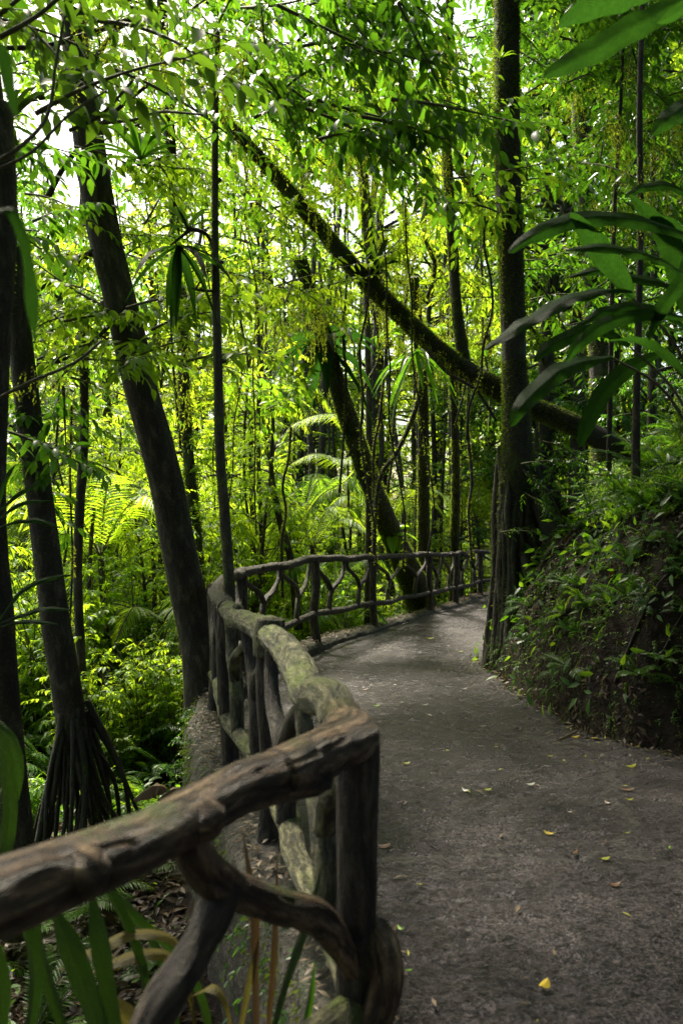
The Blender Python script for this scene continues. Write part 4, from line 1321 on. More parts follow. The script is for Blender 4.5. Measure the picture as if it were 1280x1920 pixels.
rosette('bromeliad', 'strap-leaved bromeliad perched on a branch right of the big leaning trunk', P(264, 300, 6.3), 26, .52, .045, 'leaf_dark', 1, (.1, 1.3))
rosette('bird_nest_fern', 'long dark leaves hanging from the side branch of the slender tree', P(335, 462, 5.2), 12, .5, .06, 'leaf_big', 2, (-1.3, -.3), .7)
rosette('bromeliad', 'upright leafy tuft growing on the side branch of the slender tree', P(352, 430, 5.2), 10, .28, .04, 'leaf_strap', 3, (.3, 1.3))
rosette('bromeliad', 'dark tuft of leaves where the upright branch meets the toppled trunk', P(705, 505, 9.5), 18, .5, .06, 'leaf_strap', 4, (.1, 1.2))
rosette('bromeliad', 'spiky tuft behind the left foliage near the picture edge', P(10, 235, 5.0), 16, .45, .04, 'leaf_strap', 5, (.0, 1.2))
rosette('aroid', 'dark big-leaved climber hanging from the top of the broad leaning trunk', P(600, 640, 11.5), 16, 1.15, .2, 'leaf_big', 6, (-.9, .3), .9)
rosette('aroid', 'fan of long leaves under the toppled trunk beside the liana', P(780, 660, 10.5), 14, .8, .08, 'leaf_dark', 7, (-1.1, .1), .8)
rosette('bromeliad', 'leafy tuft clinging to the left of the big leaning trunk', P(262, 640, 6.8), 12, .5, .05, 'leaf_mid', 8, (-1, .4), .8)
rosette('bromeliad', 'small tuft high on the thin mossy branch', P(836, 250, 9.9), 12, .3, .03, 'leaf_bright', 9, (.1, 1.3))
rosette('bromeliad', 'small tuft on the upright mossy trunk near the top', P(938, 110, 8.8), 8, .2, .025, 'leaf_mid', 10, (.1, 1.3))
rosette('climber', 'heart-leaved climber at the foot of the broad leaning trunk', P(735, 1005, 14.3), 9, .45, .2, 'leaf_mid', 12, (-.6, .8), .6)

# ------------------------------------------------------------------ palms
def palm(name, label, c, fr, seed, mat='leaf_mid', leaflet=.3, n=44, wid=.03, cat='palm', group=None, hang_=.5, trunk=None):
    """fr: list of frond point lists (relative to the picture when given as px,py,d)"""
    r_ = np.random.default_rng(seed)
    t_ = thing(name, label, cat, c, group)
    for f in fr:
        mb = MB()
        frond(mb, f, leaflet, n, wid, r_, hang_, rs=.012)
        mb.build('frond', [M[mat], M['twig']], t_)
    if trunk is not None:
        mb = MB()
        tube(mb, trunk, [.05] * len(trunk), 10, .15, .08, (3, 3, 2), seed)
        mb.build('trunk', M['bark'], t_)
    return t_


def arc(c, az, L, rise, drop):
    d = np.array([math.cos(az), math.sin(az), 0])
    return [c + 0 * d, c + d * L * .3 + np.array([0, 0, rise * .7]), c + d * L * .65 + np.array([0, 0, rise]), c + d * L + np.array([0, 0, rise - drop])]


palm('palm', 'bright arching palm frond above the first far railing panel', P(700, 830, 14), [
    [P(690, 850, 14), P(670, 790, 13.6), P(610, 775, 13.3), P(550, 795, 13), P(525, 830, 13)],
    [P(690, 850, 14), P(640, 860, 13.6), P(590, 850, 13.2), P(545, 870, 13)], [P(690, 850, 14), P(650, 900, 13.6), P(600, 930, 13.2), P(560, 990, 13)]], 1, 'leaf_bright', .38, 46, .032)
palm('palm', 'fan of palm fronds low behind the first far railing panel', P(620, 1110, 13.5), [arc(P(620, 1110, 13.5), a, 1.2, .6, .5) for a in (2.6, 3.3, 4.0, 4.8, 5.6, .2)], 2, 'leaf_mid', .34, 40, .035)
palm('palm', 'palm fronds drooping among the shrubs left of the big leaning trunk', P(300, 1180, 9.5), [arc(P(305, 1170, 9.5), a, 1.0, .25, .35) for a in (2.9, 3.6, 4.4, 5.2)], 3, 'leaf_bright', .26, 40, .026)
palm('palm', 'tall palm with feathery fronds behind the slender tree', P(470, 760, 15), [arc(P(470, 790, 15), a, 1.7, .8, .9) for a in (.1, .9, 2.0, 2.9, 3.7, 4.6, 5.5)], 4, 'leaf_bright', .45, 46, .035, trunk=[P(470, 790, 15), P(474, 1000, 15), P(480, 1250, 15)])
palm('palm', 'small palm behind the railing above its corner', P(560, 950, 16), [arc(P(570, 960, 16), a, 1.5, .7, .7) for a in (.3, 1.2, 2.4, 3.2, 4.1, 5.0, 5.8)], 5, 'leaf_mid', .4, 44, .035)
palm('palm', 'low palm glimpsed through the second far railing panel', P(660, 1170, 12.2), [arc(P(640, 1190, 12.6), a, .8, .4, .3) for a in (1.2, 2.2, 3.0, 4.1, .3)], 6, 'leaf_mid', .26, 34, .03)
palm('palm', 'dim palm far behind the left foliage', P(100, 820, 14), [arc(P(110, 830, 14), a, 1.5, .6, .8) for a in (.2, 1.1, 2.2, 3.1, 4.0, 5.2)], 7, 'leaf_mid', .4, 40, .04)

# ------------------------------------------------------------------ shrubs and ferns with shared meshes
def make_shrub(seed, H, n, ls, mat, K_=9, spread=.45):
    r_ = np.random.default_rng(seed)
    root = thing('shrub', 'x', 'shrub')
    ms, mc = MB(), MB()
    O, D, Ls = [], [], []
    for k in range(n):
        a = r_.uniform(0, 6.28)
        l = H * r_.uniform(.5, 1.1)
        out_ = spread * l * r_.uniform(.3, 1.2)
        e = np.array([math.cos(a) * out_, math.sin(a) * out_, l])
        m_ = e * np.array([.35, .35, .55]) + r_.normal(0, .05 * H, 3)
        st = np.array([math.cos(a) * .05, math.sin(a) * .05, -.2])
        tube(ms, [st, m_, e], [.012, .009, .004], 5, .15, 0, seed=k, caps=False)
        for s_ in range(7):
            t = r_.uniform(.25, 1)
            O.append(st * (1 - t) ** 2 + 2 * m_ * t * (1 - t) + e * t * t); D.append(nrm(r_.normal(0, 1, 3) * np.array([1, 1, .3]) + np.array([0, 0, .35]))); Ls.append(r_.uniform(.15, .4) * (H * .3 + .25))
    twigs(mc, np.array(O), np.array(D), np.array(Ls), K_, ls, r_, LEAF)
    ms.build('stems', M['twig'], root)
    mc.build('foliage', M[mat], root)
    return root


def make_fern(seed, L, n, leaflet, nl, wid, mat, el=(.3, 1.0), hang_=.4):
    r_ = np.random.default_rng(seed)
    root = thing('fern', 'x', 'fern')
    for k in range(n):
        a = k * 6.283 / n + r_.normal(0, .25)
        l = L * r_.uniform(.7, 1.1)
        e = r_.uniform(*el)
        d = np.array([math.cos(a) * math.cos(e), math.sin(a) * math.cos(e), math.sin(e)])
        mb = MB()
        frond(mb, [np.zeros(3), d * l * .4, d * l * .75 - np.array([0, 0, .08 * l]), d * l - np.array([0, 0, .3 * l])], leaflet, nl, wid, r_, hang_, rs=.004)
        mb.build('frond', [M[mat], M['twig']], root)
    return root


SH = [make_shrub(1, 1.5, 26, .11, 'leaf_bright'), make_shrub(2, 1.1, 24, .09, 'leaf_mid'), make_shrub(3, 2.3, 30, .12, 'leaf_bright', 10), make_shrub(4, .8, 20, .13, 'leaf_mid', 8, .7), make_shrub(5, 1.6, 24, .08, 'leaf_mid', 12)]
FE = [make_fern(6, .7, 11, .12, 30, .018, 'leaf_mid'), make_fern(7, .45, 9, .08, 26, .014, 'leaf_dark'), make_fern(8, .9, 9, .1, 40, .015, 'leaf_dark', (.2, .8), .2)]
firsts = set()


def place(root, x, y, z, s, label, cat, group, tilt=0.0):
    if id(root) in firsts: o = copy_tree(root)
    else:
        o = root; firsts.add(id(root))
    o.location = (x, y, z); o.scale = (s, s, s)
    o.rotation_euler = (float(rng.normal(0, tilt)) if tilt else 0, float(rng.normal(0, tilt)) if tilt else 0, float(rng.uniform(0, 6.28)))
    tag(o, label, cat, group)
    return o


def make_palm(seed, L, n, leaflet, mat, H=0.0):
    r_ = np.random.default_rng(seed)
    root = thing('palm', 'x', 'palm')
    for k in range(n):
        mb = MB()
        frond(mb, arc(np.array([0, 0, H]), k * 6.283 / n + r_.normal(0, .2), L * r_.uniform(.75, 1.1), L * r_.uniform(.3, .6), L * r_.uniform(.25, .6)), leaflet, 38, leaflet * .1, r_, .45, rs=.012)
        mb.build('frond', [M[mat], M['twig']], root)
    if H:
        mb = MB()
        tube(mb, [(0, 0, -.5), (.05, .03, H * .5), (0, 0, H)], [.07, .05, .05], 9, .2, .08, (3, 3, 2), seed)
        mb.build('trunk', M['bark_moss'], root)
    return root


PA = [make_palm(1, 1.4, 9, .34, 'leaf_bright'), make_palm(2, 1.7, 10, .42, 'leaf_bright', 2.6), make_palm(3, 1.2, 8, .3, 'leaf_mid')]
cnt = 0
for k in range(300):
    d = rng.uniform(8.5, 24)
    px = rng.uniform(-60, 900)
    x = (px - 640) / FPX * d
    qq = np.array([[x, d]])
    if inside(qq)[0] or pdist(qq, LEFT)[0] < 1.5 or (600 < px < 880 and d < 18): continue
    ki = int(rng.integers(0, 3))
    paw = ['stemless bright feather palm', 'short-trunked bright feather palm', 'stemless duller green feather palm'][ki]
    place(PA[ki], x, d, G(x, d), rng.uniform(.7, 1.2), paw + ' in the wood below the railing', 'palm', paw + 's below the railing', .1)
    cnt += 1
    if cnt >= 36: break
cnt = 0
for k in range(1400):
    d = 5.2 + 19 * rng.random() ** 1.3
    px = rng.uniform(-120, 920)
    x = (px - 640) / FPX * d
    qq = np.array([[x, d]])
    dl = pdist(qq, LEFT)[0]
    if inside(qq)[0] or dl < .55: continue
    if d < 7 and px > 60 and px < 330: continue
    if d < 6.3 and px > -50: continue
    ki = int(rng.integers(0, 5))
    sc = rng.uniform(.6, 1.25) * (.6 if d < 8 else 1)
    z = G(x, d)
    if dl < 1.3: sc *= .55
    shw = ['yellow-green shrub', 'small mid-green shrub', 'tall yellow-green shrub', 'low spreading large-leaved shrub', 'fine-leaved mid-green shrub'][ki]
    place(SH[ki], x, d, z, sc, shw + ' on the low ground outside the railing', 'shrub', shw + 's outside the railing')
    cnt += 1
    if cnt >= 150: break
for k in range(70):
    d = rng.uniform(9.5, 30)
    px = rng.uniform(-160, 930)
    x = (px - 640) / FPX * d
    qq = np.array([[x, d]])
    if inside(qq)[0] or pdist(qq, POLY)[0] < 1.6 or (d < 14 and px > 380) or (560 < px < 880 and d < 18): continue
    z = G(x, d)
    plant_tree(int(rng.choice([0, 5, 5, 3])), x, d, (EYE - z + rng.uniform(-1.2, 2.4)) * .95, 'young bushy tree filling the wood below the railing', 'young trees below the railing', name='young_tree')
cnt = 0
for k in range(600):
    d = rng.uniform(5.5, 16)
    px = rng.uniform(-60, 900)
    x = (px - 640) / FPX * d
    qq = np.array([[x, d]])
    if inside(qq)[0] or pdist(qq, LEFT)[0] < .5: continue
    if d < 7 and px > 60 and px < 330: continue
    place(FE[0] if k % 2 else FE[2], x, d, G(x, d), rng.uniform(.7, 1.5), 'fern in the undergrowth below the railing', 'fern', 'ferns in the undergrowth below the railing', .15)
    cnt += 1
    if cnt >= 40: break
# right bank
cnt = 0
for k in range(4000):
    y = rng.uniform(4.2, 13)
    x = rng.uniform(1.8, 7)
    qq = np.array([[x, y]])
    dr = pdist(qq, RIGHT)[0]
    if inside(qq)[0] or dr < .45 or dr > 4.5: continue
    if abs(x - 1.96) < .5 and abs(y - 9.2) < .5: continue
    z = G(x, y)
    px = 640 + x / y * FPX
    if px > 1400: continue
    far_ = dr > 1.2
    if far_ or rng.random() < .25:
        place(FE[2] if rng.random() < .45 else FE[0], x, y, z - .02, rng.uniform(.6, 1.2) if far_ else rng.uniform(.35, .6), 'feathery fern on the right bank', 'fern', 'ferns on the right bank', .2)
    else:
        place(FE[1], x, y, z - .02, rng.uniform(.4, .9), 'feathery fern on the right bank', 'fern', 'ferns on the right bank', .25)
    cnt += 1
    if cnt >= 150: break
cnt = 0
for k in range(6000):
    y = rng.uniform(4.6, 11.5)
    x = rng.uniform(1.6, 4.2)
    qq = np.array([[x, y]])
    dr = pdist(qq, RIGHT)[0]
    if inside(qq)[0] or dr < .14 or dr > .8: continue
    place(FE[1] if rng.random() < .7 else FE[0], x, y, G(x, y) - .015, rng.uniform(.25, .55), 'tiny fern clinging to the steep face of the bank', 'fern', 'tiny ferns on the face of the bank', .35)
    cnt += 1
    if cnt >= 100: break
cnt = 0
for k in range(4000):
    y = rng.uniform(5, 16)
    x = rng.uniform(2.2, 10)
    qq = np.array([[x, y]])
    dr = pdist(qq, RIGHT)[0]
    if inside(qq)[0] or dr < 1.0 or 640 + x / y * FPX > 1420: continue
    place(SH[[1, 4][int(rng.integers(0, 2))]], x, y, G(x, y) - .03, rng.uniform(.3, .75) * min(1, .4 + dr * .25), 'leafy shrub on the right bank', 'shrub', 'shrubs on the right bank', .1)
    cnt += 1
    if cnt >= 60: break

# ground cover and litter: nobody could count these
r4 = np.random.default_rng(44)


def scatter_pts(n, x0, x1, y0, y1, cond, r_):
    q = np.column_stack([r_.uniform(x0, x1, n), r_.uniform(y0, y1, n)])
    ins = inside(q)
    return q[~ins & cond(q)]


e_ = .03


def with_z(q):
    z = gz(q)
    zx = gz(q + [e_, 0]); zy = gz(q + [0, e_])
    n = nrm(np.column_stack([-(zx - z) / e_, -(zy - z) / e_, np.ones(len(q))]))
    return np.column_stack([q, z]), n


def soilside(name, q, tpl, size, mat, lift, label=None, tilt=.5, hang_=0):
    p, n = with_z(q)
    yd = r4.normal(0, 1, p.shape)
    yd = yd - n * np.sum(yd * n, 1, keepdims=True)
    yd = nrm(yd) + n * tilt * r4.random((len(p), 1))
    yd[:, 2] -= hang_
    mb = MB()
    put(mb, tpl, p + n * lift * r4.random((len(p), 1)), yd, n + r4.normal(0, .35, p.shape), size * r4.uniform(.5, 1.3, len(p)))
    o = mb.build(name, M[mat])
    return tag(o, label or None, kind='stuff')


q = scatter_pts(60000, 1.7, 6, 3.5, 13, lambda q: (pdist(q, RIGHT) < 3.2) & (q[:, 0] / q[:, 1] * FPX + 640 < 1420), r4)
nz = fbm(np.column_stack([q * 1.6, 0 * q[:, 0]]), 50, 3)
soilside('leaf_litter', q[nz < .08][:11000], LEAF, .06, 'dead', .02)
dr = pdist(q, RIGHT)
sel = q[(nz > -.12) & (dr > .05)]
p, n = with_z(sel[:2600])
mb = MB()
D_ = n * .6 + r4.normal(0, .45, p.shape) + np.array([0, 0, .35])
twigs(mb, p - n * .01, D_, r4.uniform(.05, .17, len(p)), 8, .03, r4, LEAF, droop=.5, mwood=1, wr=.0012)
tag(mb.build('ground_cover', [M['leaf_dark'], M['twig']]), None, kind='stuff')
p, n = with_z(sel[2600:3500])
mb = MB()
D_ = n * .7 + r4.normal(0, .4, p.shape) + np.array([0, 0, .2])
twigs(mb, p - n * .01, D_, r4.uniform(.08, .26, len(p)), 22, .028, r4, leaf_tpl(.25, .05, .2, 0), droop=.6, mwood=1, wr=.0012, rag=.06)
tag(mb.build('ground_cover', [M['leaf_mid'], M['twig']]), None, kind='stuff')
for k in range(9):
    y0_ = 4.9 + k * .5 + r4.uniform(-.2, .2)
    # a root or fallen stem trailing down the face of the bank
    t_s = np.linspace(0, 1, 9)
    x0_ = float(np.interp(y0_, [4.2, 5.5, 6.4, 8, 9.45, 12], [3.5, 2.6, 1.9, 1.74, 1.67, 2.9]))
    xs_ = x0_ + .12 + t_s * r4.uniform(.6, 1.5)
    ys_ = y0_ + t_s * r4.uniform(-.3, .9) + np.cumsum(r4.normal(0, .02, 9))
    zs_ = gz(np.column_stack([xs_, ys_])) + .015 + .03 * np.abs(np.sin(t_s * 7 + k))
    pts_ = np.column_stack([xs_, ys_, zs_])
    mb = MB()
    rq = r4.uniform(.005, .013)
    tube(mb, pts_, [rq * (1 - .5 * a_) for a_ in t_s], 7, .05, .2, (4, 4, 2), k)
    solo(mb, 'trailing_root', M['bark'], 'thin bare root trailing down the face of the bank', 'root', pts_[0], 'roots trailing down the bank')
soilside('moss_cover', q[-9000:], LEAF_LO, .03, 'moss_dark', .03, tilt=1.2)
# rows of small leaves and rootlets hanging over the undercut edge of the bank
sel = q[(dr < .8) & (dr > .03)]
p, n = with_z(sel[:700])
mb = MB()
moss_strands(mb, p + n * .05, r4.uniform(.08, .5, len(p)), r4, .022, per=.016)
tag(mb.build('hanging_rootlets', M['moss_dark']), None, kind='stuff')
q = scatter_pts(40000, -4.5, .6, 1.0, 7.5, lambda q: (pdist(q, LEFT) > .28) & (pdist(q, LEFT) < 4), r4)
soilside('leaf_litter', q[:15000], LEAF, .085, 'dead', .03, tilt=.6)
soilside('ground_cover', q[-1500:], LEAF, .06, 'leaf_mid', .1, tilt=.9)
q = scatter_pts(90000, -16, 4, 6, 26, lambda q: (pdist(q, LEFT) > .35), r4)
soilside('ground_cover', q[:50000], LEAF, .11, 'leaf_mid', .25, tilt=1.0)
# crumbs of litter on the kerb and in the gutter
def along(L, n, off0, off1, y0, y1):
    s = np.concatenate([[0], np.cumsum(np.linalg.norm(np.diff(L, axis=0), axis=1))])
    t = r4.uniform(0, s[-1], n)
    p = np.column_stack([np.interp(t, s, L[:, 0]), np.interp(t, s, L[:, 1])])
    i = np.clip(np.searchsorted(s, t) - 1, 0, len(L) - 2)
    d = nrm(L[i + 1] - L[i])
    nrm_ = np.column_stack([-d[:, 1], d[:, 0]])
    o = r4.uniform(off0, off1, n)
    p = p + nrm_ * o[:, None]
    return p[(p[:, 1] > y0) & (p[:, 1] < y1)], None


def crumbs(name, p, z, size, mat):
    N = len(p)
    mb = MB()
    put(mb, LEAF_LO, np.column_stack([p, z]), r4.normal(0, 1, (N, 3)) * [1, 1, .15], np.array([0, 0, 1.0]) + r4.normal(0, .25, (N, 3)), size * r4.uniform(.4, 1.3, N))
    tag(mb.build(name, M[mat]), None, kind='stuff')


s = np.concatenate([[0], np.cumsum(np.linalg.norm(np.diff(c3[:, :2], axis=0), axis=1))])
t = r4.uniform(0, s[-1], 5200)
p = np.column_stack([np.interp(t, s, c3[:, a]) for a in (0, 1, 2)])
nn2 = np.column_stack([np.interp(t, s, nl[:, a]) for a in (0, 1)])
o_ = r4.uniform(-.09, .15, len(t))
crumbs('kerb_litter', p[:, :2] + nn2 * o_[:, None], p[:, 2] + .022, .05, 'crumb')
p, _ = along(RIGHT, 9000, -.02, .22, 3, 13)
pp_, nn_ = with_z(p)
crumbs('gutter_litter', p[~inside(p)][:3500], pp_[~inside(p)][:3500, 2] + .03, .06, 'crumb')
qq = np.column_stack([r4.uniform(-1, 5, 70000), r4.uniform(1.5, 19, 70000)])
dr_, dl_ = pdist(qq, RIGHT), pdist(qq, LEFT)
nzz = fbm(np.column_stack([qq * 2.2, 0 * qq[:, 0]]), 61, 3)
kp = inside(qq) & (r4.random(len(qq)) < .012 + .9 * np.exp(-dr_ / .16) * (nzz > -.15) + .3 * np.exp(-dl_ / .1) * (nzz > 0))
qq = qq[kp]
zz = .02 * fbm(np.column_stack([qq * .8, 0 * qq[:, 0]]), 4, 3) + .014
h_ = r4.random(len(qq))
mb = MB()
s_r = np.concatenate([[0], np.cumsum(np.linalg.norm(np.diff(RIGHT, axis=0), axis=1))])
t_r = r4.uniform(0, s_r[-1], 1500)
pr_ = np.column_stack([np.interp(t_r, s_r, RIGHT[:, 0]), np.interp(t_r, s_r, RIGHT[:, 1])]) + r4.normal(0, .045, (1500, 2))
pr_ = pr_[(pr_[:, 1] > 3.5) & (pr_[:, 1] < 13)]
ph_ = np.linspace(0, np.pi, 5)[1:-1]
for c_ in pr_[:700]:
    rs_ = r4.uniform(.008, .036) * r4.random() ** .5
    aa = np.arange(7) / 7 * 6.283
    ring = [np.column_stack([np.cos(aa) * math.sin(f), np.sin(aa) * math.sin(f), np.full(7, math.cos(f))]) for f in ph_]
    V_ = np.concatenate([np.array([[0, 0, 1.0]])] + ring + [np.array([[0, 0, -1.0]])])
    V_ *= (1 + .3 * r4.normal(0, 1, (len(V_), 1)).clip(-1, 1)) * rs_ * np.array([1.3, .9, .55])
    F4_ = [(1 + k * 7 + i, 1 + k * 7 + (i + 1) % 7, 8 + k * 7 + (i + 1) % 7, 8 + k * 7 + i) for k in range(2) for i in range(7)]
    F3_ = [(0, 1 + (i + 1) % 7, 1 + i) for i in range(7)] + [(22, 15 + i, 15 + (i + 1) % 7) for i in range(7)]
    mb.add(V_ + [c_[0], c_[1], .004], [F4_, F3_])
tag(mb.build('gutter_rubble', M['curb'], smooth=False), None, kind='stuff')
crumbs('path_crumbs', qq[h_ < .8], zz[h_ < .8], .05, 'crumb')
crumbs('path_crumbs', qq[h_ >= .8], zz[h_ >= .8], .035, 'fall_lime')


# ------------------------------------------------------------------ big foreground leaves
def blade(tree, pts, mat, wmax, prof_=None, roll=.5, fold=.12, wave=.05, seed=0, nx=10, step=.02, name='leaf', tip=1):
    """pts (px, py, d) from stalk to tip, wmax in metres"""
    p = np.array([P(*c) for c in pts])
    n = len(p)
    t = np.linspace(0, 1, n)
    wd = wmax * (np.sin(np.pi * (t * .9 + .06)) ** .75 if prof_ is None else np.array(prof_))
    if name == 'leaf' and mat == 'leaf_big':
        p4 = spline(np.column_stack([p, wd]), .03)
        p, wd = p4[:, :3], p4[:, 3] * .66
        n = len(p)
        wd = wd * (1 + .05 * vn(np.column_stack([np.arange(n) * .9, 0 * wd, 0 * wd]), seed))
        p = p + np.array([0, 0, .004]) * vn(np.column_stack([np.arange(n) * .5, 0 * wd, 0 * wd]), seed + 3)[:, None]
    if tip: wd[-1] = .002
    mid = p[n // 2]
    tg_ = nrm(p[-1] - p[0])
    sd_ = nrm(np.cross(tg_, nrm(mid - np.array([0, 0, EYE]))))
    mb = MB()
    ribbon(mb, p, wd, side=sd_, fold=fold, wave=wave, seed=seed, nx=nx, step=step, roll=roll)
    o = mb.build(name, M[mat], tree)
    return o


def stem(tree, pts, r, mat='twig'):
    mb = MB()
    tube(mb, [P(*c) for c in pts], [r, r * .8, r * .5] if len(pts) == 3 else r, 7, .05, .05, (3, 3, 3), 1)
    mb.build('stalk', M[mat], tree)


gp1 = thing('ginger_plant', 'big ginger-like plant with broad drooping leaves reaching in from the right edge', 'plant', P(1330, 1000, 3.6))
L_ = [([(1290, 520, 3.0), (1230, 485, 2.95), (1170, 470, 2.9), (1110, 462, 2.9), (1060, 470, 2.9)], .08, -.9), ([(1290, 600, 3.1), (1220, 590, 3.1), (1150, 600, 3.05), (1090, 640, 3.0), (1060, 680, 3.0)], .09, -.3),
      ([(1300, 720, 3.3), (1250, 670, 3.3), (1200, 640, 3.3), (1140, 640, 3.2)], .08, .7), ([(1300, 440, 3.1), (1280, 520, 3.1), (1240, 580, 3.1), (1215, 640, 3.1)], .09, .3), ([(1310, 450, 3.3), (1240, 425, 3.25), (1150, 408, 3.2), (1060, 415, 3.1), (1000, 440, 3.05), (952, 474, 3.0)], .13, -.75),
      ([(1185, 560, 3.3), (1160, 520, 3.25), (1130, 480, 3.2), (1100, 440, 3.15), (1068, 400, 3.1)], .15, .35),
      ([(1185, 545, 3.2), (1130, 545, 3.15), (1060, 562, 3.1), (1000, 595, 3.0), (950, 625, 2.95), (908, 655, 2.9)], .10, -.8),
      ([(1145, 670, 3.3), (1100, 675, 3.25), (1050, 695, 3.2), (1005, 730, 3.15), (975, 765, 3.1), (955, 800, 3.1)], .13, -.4),
      ([(1320, 470, 3.5), (1270, 440, 3.45), (1220, 410, 3.4), (1180, 365, 3.35)], .13, .6),
      ([(1310, 640, 3.5), (1285, 560, 3.5), (1262, 480, 3.45), (1240, 430, 3.4), (1215, 400, 3.4)], .16, .2),
      ([(1300, 560, 3.4), (1240, 530, 3.4), (1180, 520, 3.4), (1120, 505, 3.3), (1060, 520, 3.3)], .09, -.9),
      ([(1290, 620, 3.7), (1230, 580, 3.7), (1170, 575, 3.65), (1120, 590, 3.6), (1080, 610, 3.6)], .09, -.7),
      ([(1180, 650, 3.8), (1130, 620, 3.8), (1080, 625, 3.75), (1030, 650, 3.7), (1000, 680, 3.7)], .12, -.5),
      ([(1240, 660, 3.8), (1180, 690, 3.8), (1130, 740, 3.75), (1100, 800, 3.7), (1085, 840, 3.7)], .14, .3),
      ([(1310, 380, 3.6), (1260, 350, 3.6), (1210, 350, 3.6), (1170, 370, 3.5)], .08, -.8)]
for k, (pt, wm, rl) in enumerate(L_):
    blade(gp1, pt, 'leaf_big', wm, roll=rl, seed=k, wave=.05)
for pt in ([(1340, 800, 3.6), (1260, 640, 3.4), (1185, 560, 3.3)], [(1340, 900, 3.7), (1250, 740, 3.6), (1145, 670, 3.3)], [(1350, 700, 3.7), (1330, 560, 3.5), (1310, 450, 3.3)], [(1350, 980, 3.8), (1280, 760, 3.8), (1180, 650, 3.8)], [(1340, 860, 3.9), (1300, 740, 3.9), (1240, 660, 3.8)]):
    stem(gp1, pt, .009)
gp2 = thing('ginger_plant', 'broad smooth leaves hanging into the top right corner', 'plant', P(1360, -120, 2.7))
for k, (pt, wm, rl) in enumerate([([(1330, -30, 2.6), (1260, 10, 2.55), (1190, 48, 2.5), (1120, 88, 2.5), (1065, 120, 2.45), (1018, 143, 2.4)], .13, -.3),
                                  ([(1300, -60, 2.8), (1230, -30, 2.75), (1160, -5, 2.7), (1100, 18, 2.7), (1045, 47, 2.65)], .16, .4),
                                  ([(1330, 160, 2.8), (1290, 195, 2.75), (1250, 222, 2.7), (1218, 256, 2.7)], .11, -.3),
                                  ([(1340, -50, 2.4), (1300, 0, 2.4), (1260, 30, 2.4), (1230, 44, 2.4)], .06, .3)]):
    blade(gp2, pt, 'leaf_big', wm, roll=rl, seed=k + 20, wave=.05)
stem(gp2, [(1380, -160, 2.7), (1350, -80, 2.65), (1330, -30, 2.6)], .01)
hl = thing('hanging_leaf', 'blurred dark ribbon-like leaf hanging close to the camera at the upper left', 'plant', P(0, 380, 1.5))
blade(hl, [(-30, 400, 1.5), (15, 395, 1.5), (42, 440, 1.5), (55, 500, 1.5), (62, 570, 1.5), (66, 650, 1.5)], 'leaf_big', .034, roll=.3, prof_=[.5, .9, 1, .9, 1.1, 0], nx=6, step=.01)
blade(hl, [(-20, 60, 1.4), (5, 110, 1.4), (20, 180, 1.4), (38, 235, 1.4)], 'leaf_big', .04, roll=-.3, prof_=[.5, 1, .8, 0], nx=6, step=.01)

# strap leaves around the foot of the near railing
sp = thing('strap_leaf_plant', 'tall strap-leaved plant under the near handrail, lower left', 'plant', P(120, 2050, 1.75))
for k, (pt, wm, rl) in enumerate([([(215, 2010, 1.9), (175, 1900, 1.9), (130, 1780, 1.9), (95, 1690, 1.92)], .09, .2), ([(235, 2010, 1.95), (210, 1880, 1.95), (190, 1760, 1.95), (170, 1660, 1.98)], .075, -.3),
                                  ([(30, 2010, 1.8), (60, 1900, 1.8), (60, 1780, 1.8), (20, 1700, 1.8)], .055, .4), ([(0, 1960, 1.8), (5, 1850, 1.8), (-10, 1740, 1.8)], .06, 0),
                                  ([(300, 2000, 2.1), (280, 1900, 2.1), (262, 1800, 2.1), (215, 1690, 2.1), (180, 1640, 2.1)], .045, .4), ([(345, 2020, 2.3), (330, 1900, 2.3), (300, 1790, 2.3), (235, 1680, 2.3)], .04, -.3),
                                  ([(150, 2010, 1.7), (115, 1900, 1.7), (80, 1790, 1.7), (75, 1700, 1.72)], .05, -.6)]):
    blade(sp, pt, 'leaf_strap', wm * .62, roll=rl, seed=k + 40, wave=.04, fold=.35, prof_=list(np.linspace(.7, 1, len(pt) - 1)) + [0])
sp2 = thing('strap_leaf_plant', 'strap-leaved plant with drying yellow-green blades behind the lower brace', 'plant', P(340, 1900, 2.2))
